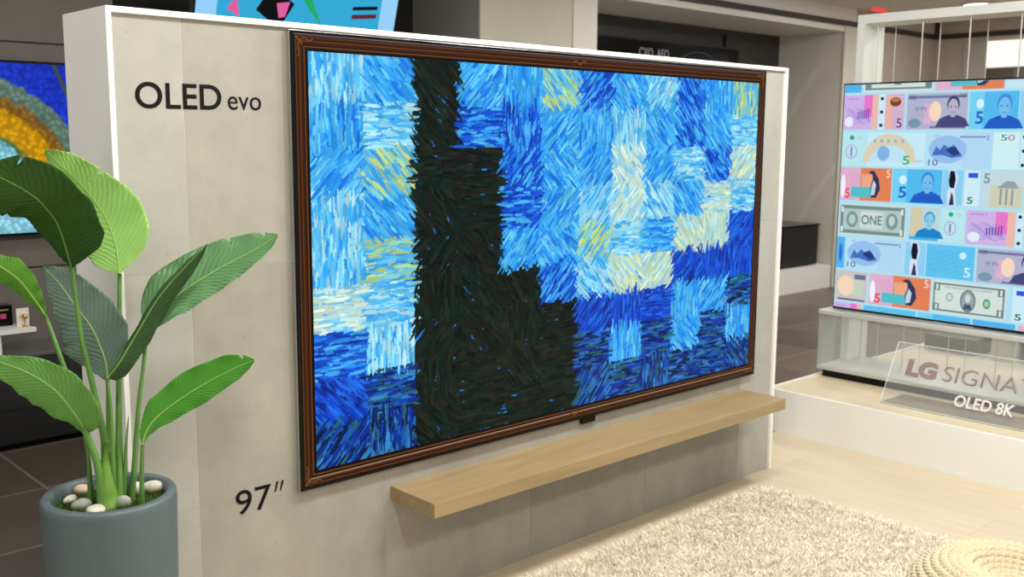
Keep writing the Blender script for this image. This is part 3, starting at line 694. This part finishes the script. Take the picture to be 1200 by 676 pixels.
ca.data.foreach_set('color', np.c_[np.array(lin((186, 173, 144)))*shade, np.ones(len(vx))].astype(np.float32).ravel())
sm_ = mat('straw rope', (222, 206, 160), .8, spec=.2); at = sm_.node_tree.nodes.new('ShaderNodeAttribute'); at.attribute_name = 'Col'
sm_.node_tree.links.new(at.outputs['Color'], sm_.node_tree.nodes['Principled BSDF'].inputs['Base Color'])
tag(link('woven_pouf', me, sm_, None, True), 'round braided straw pouf standing on the shag rug', 'pouf')

# ------------------------------------------------------------------ right hand plinth
pl = empty('display_plinth', (4, -1, 0), 'low white plinth with a pale oak top carrying the banknote television', 'plinth')
bm = bmesh.new()
box(bm, 2.83, 2.848, -3.4, .372, 0, .212, .001); box(bm, 2.848, 6.2, .354, .372, 0, .212, .001); box(bm, 6.182, 6.2, -3.4, .354, 0, .212); box(bm, 2.848, 6.182, -3.4, -3.38, 0, .212)
bm_obj('casing', bm, M['white'], pl)
B('top_board', (2.848, 6.182, -3.38, .354, .0, .206), M['plinthtop'], pl)

# portal frame strung with vertical wires
pf = empty('wire_portal', (3.6, -.7, .206), 'white rectangular portal strung with vertical wires behind the banknote television', 'frame')
bm = bmesh.new()
box(bm, 3.5, 3.70, .318, .360, .207, 2.036, .001); box(bm, 3.5, 3.70, -2.2, -2.158, .207, 2.036, .001); box(bm, 3.5, 3.70, -2.158, .318, 1.992, 2.036, .001)
bm_obj('frame', bm, mat('pale grey white metal', (230, 234, 229), .4), pf)
wm = mat('steel wire', (206, 208, 200), .3, .4)
k = 0
for X_, y0 in ((3.54, .268), (3.66, .235)):
    y = y0
    while y > -2.1:
        bm = bmesh.new(); r_ = .0032 if X_ < 3.6 else .0022
        tube(bm, [(X_, y, .207), (X_, y, 1.2), (X_, y, 2.0)], r_, 8)
        bm_obj('wire', bm, wm, pf); y -= .232

# box, white block and black block on the plinth behind the screen
t = empty('equipment_box', (4.5, .2, .206), 'small dark grey box on the plinth seen under the banknote television', 'box')
B('case', (4.35, 4.72, .0, .30, .216, .30), mat('dark grey casing', (74, 72, 68), .5), t, .006)
B('base', (4.37, 4.70, .02, .28, .206, .216), M['black'], t)
t = tag(B('white_block', (4.35, 4.9, -.21, -.08, .206, .36), M['white'], None, .003), 'white block on the plinth right of the dark grey box', 'block')
t = tag(B('black_block', (4.4, 4.95, -.75, -.24, .206, .40), M['blackwall'], None, .003), 'black block on the plinth at the right, behind the glass stand', 'block')

# glass fronted stand
gs = empty('glass_stand', (3.4, -.7, .206), 'glass fronted silver stand under the banknote television', 'stand')
Y1 = .355; Y0 = -1.71
B('black_foot', (3.285, 3.58, Y0+.02, Y1-.02, .206, .246), M['black'], gs, .002)
B('base_plate', (3.258, 3.64, Y0, Y1, .246, .262), mat('satin pale metal', (196, 196, 188), .35, .3), gs, .002)
B('glass_front', (3.26, 3.266, Y0, Y1, .262, .532), clear('stand glass', (206, 212, 208), .1, .16), gs)
B('glass_end', (3.266, 3.42, Y1-.006, Y1, .262, .532), clear('stand end glass', (206, 212, 208), .1, .2), gs)
B('top_rail', (3.25, 3.43, Y0, Y1, .532, .556), mat('pale satin rail', (206, 206, 200), .35, .3), gs, .004)

# ------------------------------------------------------------------ banknote television
tb = empty('television', (3.3, -.68, .56), 'television on the glass stand showing rows of pastel banknotes', 'television')
YT, YB = .305, -1.655; ZT, ZB = 1.686, .566
B('housing', (3.300, 3.335, YB, YT, ZB-.004, ZT), M['black'], tb, .003)
B('neck', (3.31, 3.40, -.95, -.40, .557, .62), M['silver'], tb, .003)
SC = emis('screen ground', (176, 224, 240), 1.0)
B('screen', (3.2965, 3.300, YB+.008, YT-.008, ZB+.008, ZT-.008), SC, tb)
pal = {}; pm_list = []
def E(c):
    if c not in pal: pal[c] = len(pm_list); pm_list.append(emis('note ink', c, 1.0))
    return pal[c]
nb = bmesh.new()
umax = YT-YB-.009; zlo, zhi = ZB+.009, ZT-.009
def uz(u, z, l): return (3.2962-.00025*l, YT-min(max(u, .009), umax), min(max(z, zlo), zhi))
def nrect(u0, u1, z0, z1, c, l=1):
    if u0 >= umax or z0 >= zhi or z1 <= zlo: return
    ngon(nb, [uz(u0, z0, l), uz(u1, z0, l), uz(u1, z1, l), uz(u0, z1, l)], E(c))
def nell(cu, cz, a, b_, c, l=2, n=20, a0=0, a1=2*PI):
    if cu+a >= umax or cz-b_ < zlo or cz+b_ > zhi or cu-a < .01: return
    ngon(nb, [uz(cu+a*math.cos(t_), cz+b_*math.sin(t_), l) for t_ in np.linspace(a0, a1, n, endpoint=(a1-a0) < 6)], E(c))
def ntxt(s, u, z, w, h, c, l=4, bold=0.):
    if u+w >= umax or z < zlo or z+h > zhi: return
    me = text_mesh(s, w, h, (3.2962-.00025*l, YT-u, z), (0, -1, 0), (0, 0, 1), .0002, bold)
    n0 = len(nb.faces); nb.from_mesh(me); nb.faces.ensure_lookup_table()
    for f in nb.faces[n0:]: f.material_index = E(c)
    D.meshes.remove(me)
def bust(cu, z, h, c1, c2, c3):
    ngon(nb, [uz(cu+a*h, z+b_*h, 3) for a, b_ in ((-.55, 0), (-.42, .24), (-.16, .36), (.16, .36), (.42, .24), (.55, 0))], E(c1))
    nell(cu, z+.70*h, .205*h, .27*h, c3, 4); nell(cu, z+.62*h, .165*h, .26*h, c2, 5); nrect(cu-.07*h, cu+.07*h, z+.30*h, z+.42*h, c2, 4)
    for s_ in (-1, 1): nell(cu+s_*.08*h, z+.63*h, .035*h, .02*h, c1, 6, 8)
    nrect(cu-.07*h, cu+.07*h, z+.44*h, z+.455*h, c1, 6)
def guil(u0, u1, z0, z1, c, n=6):
    for i in range(n):
        t_ = (i+.5)/n; w_ = .0018
        ngon(nb, [uz(u0+(u1-u0)*k/14, z0+(z1-z0)*(t_+.07*math.sin(k*1.1+i)), 2) for k in range(15)]+[uz(u0+(u1-u0)*k/14, w_+z0+(z1-z0)*(t_+.07*math.sin(k*1.1+i)), 2) for k in range(14, -1, -1)], E(c))
def note(kind, u0, u1, z0, z1):
    w, h = u1-u0, z1-z0
    if kind == 'pink':
        nrect(u0, u1, z0, z1, (206, 178, 232)); nrect(u0+.60*w, u0+.84*w, z0+.35*h, z1, (232, 120, 200), 2); nrect(u1-.16*w, u1, z0, z1, (236, 184, 170), 2)
        guil(u0+.1*w, u0+.8*w, z0+.15*h, z0+.62*h, (120, 96, 190), 9); nell(u0+.17*w, z0+.22*h, .13*w, .15*h, (226, 236, 250), 3); ntxt('MINT', u0+.1*w, z0+.86*h, .35*w, .05*h, (170, 90, 180), 4)
        for k in range(6): nrect(u0+(.42+.06*k)*w, u0+(.45+.06*k)*w, z0+.3*h, z0+(.5+.02*k)*h, (96, 80, 170), 3)
    elif kind == 'dots':
        nrect(u0, u1, z0, z1, (206, 232, 246))
        for k in range(3): nell(u0+.5*w, z0+(.12+.38*k)*h, .28*w, .05*h, (30, 40, 60), 3)
    elif kind == 'or5':
        nrect(u0, u1, z0, z1, (214, 176, 204)); nrect(u0, u0+.35*w, z0, z1, (236, 178, 168), 2); nell(u0+.52*w, z0+.78*h, .3*w, .13*h, (120, 66, 40), 3); nell(u0+.52*w, z0+.83*h, .22*w, .05*h, (190, 130, 60), 4); ntxt('5', u0+.62*w, z0+.05*h, .28*w, .26*h, (40, 50, 120))
    elif kind == 'yen':
        nrect(u0, u1, z0, z1, (176, 180, 206)); nrect(u0+.02*w, u0+.98*w, z0+.86*h, z0+.93*h, (112, 120, 160), 2); nrect(u0+.4*w, u0+.98*w, z0+.04*h, z0+.08*h, (96, 84, 130), 2)
        nrect(u0+.30*w, u0+.42*w, z0+.15*h, z0+.7*h, (222, 178, 206), 2)
        nell(u0+.48*w, z0+.5*h, .10*w, .28*h, (246, 216, 190), 3); bust(u0+.77*w, z0+.08*h, .86*h, (70, 72, 120), (186, 176, 196), (60, 62, 104)); nell(u0+.14*w, z0+.17*h, .11*w, .13*h, (120, 150, 176), 3)
        ntxt('1000', u0+.02*w, z0+.82*h, .13*w, .13*h, (70, 80, 120)); ntxt('1000', u0+.86*w, z0+.86*h, .12*w, .1*h, (70, 80, 120)); ntxt('\u5343\u5186', u0+.13*w, z0+.50*h, .20*w, .13*h, (70, 70, 110)); guil(u0+.05*w, u0+.36*w, z0+.3*h, z0+.48*h, (150, 156, 190), 3)
    elif kind == 'cy5':
        nrect(u0, u1, z0, z1, (84, 186, 238)); nrect(u0, u0+.3*w, z0, z1, (116, 208, 244), 2); nell(u0+.22*w, z0+.68*h, .08*w, .13*h, (210, 240, 252), 3); bust(u0+.72*w, z0+.02*h, .94*h, (34, 92, 196), (120, 190, 236), (66, 140, 222)); ntxt('5', u0+.14*w, z0+.14*h, .16*w, .34*h, (40, 96, 200), 4, .02)
    elif kind == 'ink':
        nrect(u0, u1, z0, z1, (140, 206, 240))
        ngon(nb, [uz(u0+a*w, z0+b_*h, 3) for a, b_ in ((.3, 0), (.72, 0), (.62, .4), (.75, .8), (.6, 1), (.25, 1), (.36, .62), (.24, .3))], E((216, 226, 246)))
        ngon(nb, [uz(u0+a*w, z0+b_*h, 4) for a, b_ in ((.36, .5), (.58, .48), (.64, .75), (.56, .98), (.34, .98), (.30, .7))], E((20, 22, 40)))
        ngon(nb, [uz(u0+a*w, z0+b_*h, 4) for a, b_ in ((.36, .0), (.62, .0), (.56, .26), (.46, .40), (.42, .2))], E((50, 52, 90)))
    elif kind == 'mint':
        nrect(u0, u1, z0, z1, (184, 230, 238)); nell(u0+.42*w, z0+.84*h, .10*w, .07*h, (40, 166, 120), 3); nell(u0+.42*w, z0+.42*h, .26*w, .22*h, (176, 176, 214), 3); nell(u0+.42*w, z0+.42*h, .21*w, .18*h, (196, 226, 240), 4)
        nrect(u0+.38*w, u0+.46*w, z0+.28*h, z0+.56*h, (120, 140, 180), 5); ntxt('15', u0+.66*w, z0+.80*h, .18*w, .08*h, (150, 170, 190))
    elif kind == 'arc5':
        nrect(u0, u1, z0, z1, (196, 234, 246)); nell(u0+.40*w, z0+.12*h, .46*w, .84*h, (216, 208, 182), 2, 24, 0, PI); nell(u0+.40*w, z0+.12*h, .34*w, .50*h, (190, 226, 246), 3, 24, 0, PI); nell(u0+.3*w, z0+.38*h, .11*w, .22*h, (130, 180, 230), 4)
        for k in range(5): nrect(u0+(.12+.12*k)*w, u0+(.16+.12*k)*w, z0+.7*h, z0+.8*h, (150, 176, 196), 4)
        ntxt('5', u0+.64*w, z0+.06*h, .12*w, .26*h, (70, 180, 90), 5, .02); nrect(u0+.86*w, u0+.97*w, z0+.15*h, z0+.18*h, (160, 190, 210), 3)
    elif kind == 'ten':
        nrect(u0, u1, z0, z1, (186, 222, 244)); nrect(u0+.55*w, u1, z0, z1, (176, 216, 244), 2); nell(u0+.32*w, z0+.52*h, .30*w, .40*h, (150, 192, 236), 3)
        ngon(nb, [uz(u0+a*w, z0+b_*h, 4) for a, b_ in ((.08, .34), (.14, .62), (.2, .5), (.27, .66), (.34, .56), (.42, .66), (.5, .48), (.56, .34), (.4, .28), (.24, .36))], E((74, 112, 190)))
        ngon(nb, [uz(u0+a*w, z0+b_*h, 5) for a, b_ in ((.3, .5), (.36, .6), (.46, .58), (.52, .4), (.42, .34))], E((40, 62, 130)))
        ntxt('10', u0+.03*w, z0+.06*h, .15*w, .17*h, (60, 84, 130)); ntxt('10', u0+.1*w, z0+.86*h, .07*w, .07*h, (130, 160, 200)); nrect(u0+.5*w, u0+.9*w, z0+.85*h, z0+.90*h, (120, 150, 190), 4); ntxt('2', u0+.91*w, z0+.80*h, .04*w, .12*h, (60, 84, 130))
    elif kind == 'fifty':
        nrect(u0, u1, z0, z1, (204, 240, 244)); ntxt('5', u0+.28*w, z0+.78*h, .24*w, .16*h, (60, 110, 110)); ntxt('0', u0+.56*w, z0+.78*h, .24*w, .16*h, (210, 90, 140))
    elif kind == 'bird':
        nrect(u0, u1, z0, z1, (226, 130, 86)); nrect(u0, u0+.40*w, z0, z1, (222, 176, 204), 2); nrect(u0+.22*w, u0+.72*w, z0+.1*h, z0+.42*h, (84, 190, 200), 3); nrect(u0+.42*w, u0+.72*w, z0+.42*h, z0+.8*h, (236, 168, 130), 3)
        ngon(nb, [uz(u0+a*w, z0+b_*h, 5) for a, b_ in ((.62, .10), (.72, .10), (.79, .36), (.76, .66), (.70, .82), (.66, .92), (.60, .92), (.55, .86), (.63, .80), (.64, .66), (.60, .4))], E((50, 56, 92)))
        ngon(nb, [uz(u0+a*w, z0+b_*h, 6) for a, b_ in ((.62, .16), (.69, .2), (.71, .5), (.66, .64), (.62, .4))], E((190, 214, 232)))
        ntxt('5', u0+.90*w, z0+.72*h, .07*w, .24*h, (250, 226, 214)); ntxt('5', u0+.10*w, z0+.06*h, .10*w, .30*h, (226, 70, 80), 5, .02); guil(u0+.12*w, u0+.38*w, z0+.45*h, z0+.8*h, (214, 90, 190), 4)
        if h > .1: nell(u0+.06*w, z0+.42*h, .045*w, .36*h, (240, 244, 252), 4)
    elif kind == 'one':
        nrect(u0, u1, z0, z1, (206, 222, 220)); nrect(u0+.015*w, u0+.985*w, z0+.05*h, z0+.95*h, (112, 142, 140), 2); nrect(u0+.06*w, u0+.94*w, z0+.16*h, z0+.84*h, (178, 200, 196), 3)
        nell(u0+.2*w, z0+.5*h, .09*w, .26*h, (120, 152, 150), 4); nell(u0+.8*w, z0+.5*h, .09*w, .26*h, (120, 152, 150), 4); nell(u0+.8*w, z0+.52*h, .045*w, .16*h, (190, 208, 204), 5); nell(u0+.2*w, z0+.5*h, .05*w, .16*h, (182, 204, 200), 5)
        nrect(u0+.33*w, u0+.67*w, z0+.24*h, z0+.78*h, (206, 220, 216), 4); ntxt('ONE', u0+.345*w, z0+.36*h, .31*w, .3*h, (96, 126, 126), 5, .02)
        for a, b_ in ((.03, .72), (.93, .72), (.03, .08), (.93, .08)): ntxt('1', u0+a*w, z0+b_*h, .03*w, .18*h, (226, 238, 236), 6)
    elif kind == 'dollar':
        nrect(u0, u1, z0, z1, (214, 226, 224)); nrect(u0+.02*w, u0+.98*w, z0+.06*h, z0+.94*h, (116, 140, 144), 2); nrect(u0+.045*w, u0+.955*w, z0+.12*h, z0+.88*h, (212, 224, 218), 3)
        for a, b_ in ((.03, .70), (.89, .70), (.03, .08), (.89, .08)): nrect(u0+a*w, u0+(a+.08)*w, z0+b_*h, z0+(b_+.22)*h, (110, 134, 140), 4); ntxt('1', u0+(a+.03)*w, z0+(b_+.03)*h, .025*w, .16*h, (226, 236, 234), 5)
        ntxt('THE UNITED STATES OF AMERICA', u0+.18*w, z0+.79*h, .64*w, .055*h, (96, 116, 124), 4); nell(u0+.5*w, z0+.46*h, .105*w, .34*h, (104, 126, 134), 4); nell(u0+.5*w, z0+.46*h, .085*w, .29*h, (150, 168, 172), 5)
        nell(u0+.5*w, z0+.54*h, .038*w, .13*h, (206, 216, 212), 6); ngon(nb, [uz(u0+a*w, z0+b_*h, 6) for a, b_ in ((.44, .2), (.56, .2), (.54, .36), (.46, .36))], E((70, 88, 100)))
        nell(u0+.25*w, z0+.52*h, .045*w, .13*h, (110, 130, 136), 4); nell(u0+.25*w, z0+.52*h, .035*w, .10*h, (206, 218, 214), 5); nell(u0+.75*w, z0+.44*h, .05*w, .15*h, (60, 160, 110), 4); nell(u0+.75*w, z0+.44*h, .03*w, .09*h, (170, 206, 180), 5)
    elif kind == 'cyport':
        nrect(u0, u1, z0, z1, (190, 214, 214)); nrect(u0+.0*w, u0+.42*w, z0, z1, (210, 202, 174), 2); nrect(u0, u1, z0, z0+.10*h, (70, 180, 226), 3); bust(u0+.68*w, z0+.08*h, .84*h, (30, 130, 206), (140, 206, 224), (70, 160, 214))
    elif kind == 'euro':
        nrect(u0, u1, z0, z1, (206, 234, 248)); nrect(u0+.2*w, u0+.85*w, z0+.80*h, z0+.94*h, (40, 90, 220), 3); ntxt('5', u0+.2*w, z0+.06*h, .4*w, .2*h, (40, 130, 90), 4, .02)
    elif kind == 'bridge':
        nrect(u0, u1, z0, z1, (196, 216, 226)); nrect(u0+.22*w, u1, z0, z0+.62*h, (206, 206, 180), 2)
        for k in range(3): nrect(u0+(.46+.14*k)*w, u0+(.51+.14*k)*w, z0+.08*h, z0+.52*h, (140, 150, 160), 3)
        ngon(nb, [uz(u0+a*w, z0+b_*h, 3) for a, b_ in ((.38, .54), (.92, .54), (.80, .74), (.60, .74))], E((150, 162, 172))); ntxt('5', u0+.04*w, z0+.66*h, .16*w, .28*h, (120, 150, 166), 4, .02)
    elif kind == 'cyan5':
        nrect(u0, u1, z0, z1, (96, 194, 238)); guil(u0+.05*w, u0+.7*w, z0+.15*h, z0+.85*h, (60, 160, 220), 6); nell(u0+.76*w, z0+.72*h, .07*w, .10*h, (206, 236, 250), 3); ntxt('5', u0+.80*w, z0+.08*h, .13*w, .30*h, (200, 232, 248), 4, .02)
    elif kind == 'tan':
        nrect(u0, u1, z0, z1, (200, 196, 196)); nell(u0+.34*w, z0+.5*h, .26*w, .34*h, (246, 214, 186), 3); nrect(u0+.5*w, u0+.9*w, z0+.2*h, z0+.8*h, (196, 210, 190), 2); nrect(u0+.6*w, u0+.95*w, z0+.74*h, z0+.9*h, (110, 110, 150), 3); nrect(u0+.1*w, u0+.95*w, z0+.02*h, z0+.08*h, (96, 92, 140), 3)
    elif kind == 'cyan': nrect(u0, u1, z0, z1, (84, 178, 236)); nell(u0+.5*w, z0+.5*h, .2*w, .3*h, (50, 110, 206), 3)
    elif kind == 'pale': nrect(u0, u1, z0, z1, (196, 230, 246)); guil(u0+.2*w, u0+.8*w, z0+.3*h, z0+.7*h, (150, 186, 220), 3)
ROWS = [
 (1.640, 1.800, [('cyan', .01, .097), ('dollar', .11, .455), ('bird', .467, .774), ('pale', .778, .90)]),
 (1.462, 1.628, [('pink', .009, .188), ('dots', .192, .223), ('or5', .227, .321), ('yen', .334, .62), ('cy5', .628, .843), ('ink', .847, .94)]),
 (1.286, 1.448, [('mint', .009, .132), ('arc5', .141, .433), ('ten', .445, .742), ('fifty', .745, .859), ('dots', .864, .89)]),
 (1.116, 1.276, [('bird', .010, .279), ('cy5', .283, .525), ('ink', .529, .623), ('euro', .631, .700), ('bridge', .708, .885)]),
 (.944, 1.098, [('one', .015, .362), ('cyport', .383, .523), ('mint', .531, .642), ('pink', .650, .867), ('dots', .87, .90)]),
 (.774, .930, [('cyan', .010, .053), ('ten', .062, .36), ('ink', .369, .469), ('cyan5', .474, .700), ('yen', .711, 1.0)]),
 (.610, .762, [('tan', .012, .182), ('bird', .195, .504), ('dollar', .512, .853), ('euro', .880, .95)]),
 (.47, .600, [('pink', .01, .16), ('cyan5', .17, .44), ('cy5', .45, .70), ('cyan', .71, .90)])]
cyc = ['yen', 'bird', 'cy5', 'arc5', 'ten', 'dollar', 'pink', 'bridge', 'cyan5', 'one']; wd = dict(yen=.29, bird=.29, cy5=.22, arc5=.29, ten=.3, dollar=.34, pink=.2, bridge=.2, cyan5=.22, one=.34)
for ri, (z0, z1, L_) in enumerate(ROWS):
    u = 0
    for kd, u0, u1 in L_: note(kd, u0, u1, z0, z1); u = u1
    j = ri*3; u = max(u, .9)+.012
    while u+wd[cyc[j % 10]] < umax: note(cyc[j % 10], u, u+wd[cyc[j % 10]], z0, z1); u += wd[cyc[j % 10]]+.012; j += 1
o = bm_obj('banknote_picture', nb, pm_list, tb); o['label'] = 'rows of pastel banknotes on the lit screen'

# ------------------------------------------------------------------ acrylic name stand
ac = empty('acrylic_sign', (3.05, -.6, .206), 'clear acrylic sign with raised grey lettering on the plinth front', 'sign')
def AX(s_): return 2.992+.150*s_/.265
am = clear('clear acrylic', (220, 220, 216), .08, .09)
bm = bmesh.new()
for (y0, y1) in ((-1.10, -.138),):
    pts = [(2.992, .208), (AX(.265), .473), (AX(.265)+.006, .472), (2.998, .208)]
    a = [bm.verts.new((x, y1, z)) for x, z in pts]; b_ = [bm.verts.new((x, y0, z)) for x, z in pts]
    bm.faces.new(a); bm.faces.new(b_[::-1])
    for i in range(4): bm.faces.new((a[i], b_[i], b_[(i+1) % 4], a[(i+1) % 4]))
bmesh.ops.recalc_face_normals(bm, faces=bm.faces)
bm_obj('front_sheet', bm, am, ac)
B('foot_sheet', (2.992, 3.21, -1.10, -.138, .2065, .2115), clear('acrylic foot', (150, 138, 122), .1, .3), ac)
bm = bmesh.new(); em_ = mat('polished acrylic edge', (226, 230, 228), .2)
tube(bm, [(2.99, -.137, .213), (AX(.265), -.137, .474)], .0016, 6); tube(bm, [(AX(.265), -.137, .474), (AX(.265), -1.1, .474)], .0016, 6); tube(bm, [(2.989, -.137, .211), (2.989, -1.1, .211)], .0014, 6)
bm_obj('polished_edge', bm, em_, ac)
ud = Vector((.150, 0, .265)).normalized()
def sign(s, y, z, w, h, m, bold, dep):
    org = (AX(z-.208)-.001, y, z); return link('lettering', text_mesh(s, w, h, org, (0, -1, 0), tuple(ud), dep, bold), m, ac)
gm = mat('bronze grey letters', (150, 130, 122), .3, .3)
sign('LG', -.214, .338, .139, .080, gm, .045, .007)['label'] = 'bold grey letters LG'
sign('SIGNATURE', -.384, .342, .60, .070, gm, -.014, .007)['label'] = 'thin grey word SIGNATURE'
sign('OLED 8K', -.466, .250, .256, .054, mat('pale metal letters', (222, 216, 214), .3, .2), .018, .008)['label'] = 'pale letters OLED 8K'

# ------------------------------------------------------------------ ceiling lights
def downlight(x, y, power, size, label=None, name='ceiling_light'):
    t = empty(name, (x, y, 2.64), label, 'ceiling light', 'round recessed ceiling lights')
    r_ = size/2
    lathe('trim_ring', [(r_, 0), (r_+.02, -.002), (r_+.018, -.010), (r_, -.010), (r_, 0)], (x, y, 2.644), M['white'], t, 40)
    lathe('diffuser', [(.001, 0), (r_, 0), (r_, -.005), (.001, -.005)], (x, y, 2.643), emis('lamp diffuser', (255, 246, 226), 6), t, 40)
    ld = D.lights.new('lamp', 'AREA'); ld.shape = 'DISK'; ld.size = size; ld.energy = power; ld.color = (1, .985, .95)
    lo_ = D.objects.new('lamp', ld); COL.objects.link(lo_); lo_.location = (x, y, 2.628); return t
downlight(8.22, 1.80, 6, .24, 'bright round ceiling light beyond the wire portal')
for x, y, p in [(-.5, -1.1, 26), (.8, -1.0, 34), (1.9, -1.1, 40), (-.4, -3.0, 20), (1.2, -3.0, 26), (2.6, -3.2, 26), (4.8, -1.0, 34), (6.8, -1.2, 40), (6.6, 1.2, 42), (4.6, 1.4, 20), (2.3, 1.4, 12), (.2, 1.3, 7), (-1.6, .6, 8), (-1.9, -1.8, 12)]:  # unseen downlights, added to light the showroom
    downlight(x, y, p, .34, 'round recessed ceiling light added above the showroom, out of view')
# two small red indicator lamps near the portal
bm = bmesh.new(); bmesh.ops.create_uvsphere(bm, u_segments=16, v_segments=10, radius=.022)
o = bm_obj('indicator_lamp', bm, emis('red lamp', (255, 50, 50), 1.5), None, True); o.location = (7.95, 2.735, 2.375); tag(o, 'small red lamp on the back wall beside the portal post', 'lamp')
bm = bmesh.new(); box(bm, -.11, .11, -.02, .02, -.012, .012, .004)
o = bm_obj('red_sign', bm, emis('red glow', (235, 60, 60), 1.2), None); o.location = (7.93, 2.60, 2.631); tag(o, 'small glowing red sign at the ceiling above the portal post', 'sign')

# ------------------------------------------------------------------ world, camera, view
w = D.worlds.new('World'); bpy.context.scene.world = w; w.use_nodes = True
w.node_tree.nodes['Background'].inputs[0].default_value = (.98, .99, 1, 1); w.node_tree.nodes['Background'].inputs[1].default_value = .6
cam = D.cameras.new('Camera'); co = D.objects.new('Camera', cam); COL.objects.link(co)
cam.sensor_width = 36; cam.lens = 36.0; cam.clip_start = .05
r = Vector((0.73305871, -0.6801339, 0.00654235)); u = Vector((0.09397237, 0.110802, 0.98938977)); f = Vector((0.67364243, 0.72466599, -0.14513816))
co.matrix_world = Matrix(((r.x, u.x, -f.x, -1.411763), (r.y, u.y, -f.y, -2.360081), (r.z, u.z, -f.z, 1.408316), (0, 0, 0, 1)))
cam.dof.use_dof = True; cam.dof.focus_distance = 2.7; cam.dof.aperture_fstop = 5.0
sc = bpy.context.scene; sc.camera = co
vs_ = sc.view_settings; vs_.view_transform = 'Standard'; vs_.look = 'None'; vs_.exposure = 0; vs_.gamma = 1; vs_.use_curve_mapping = False
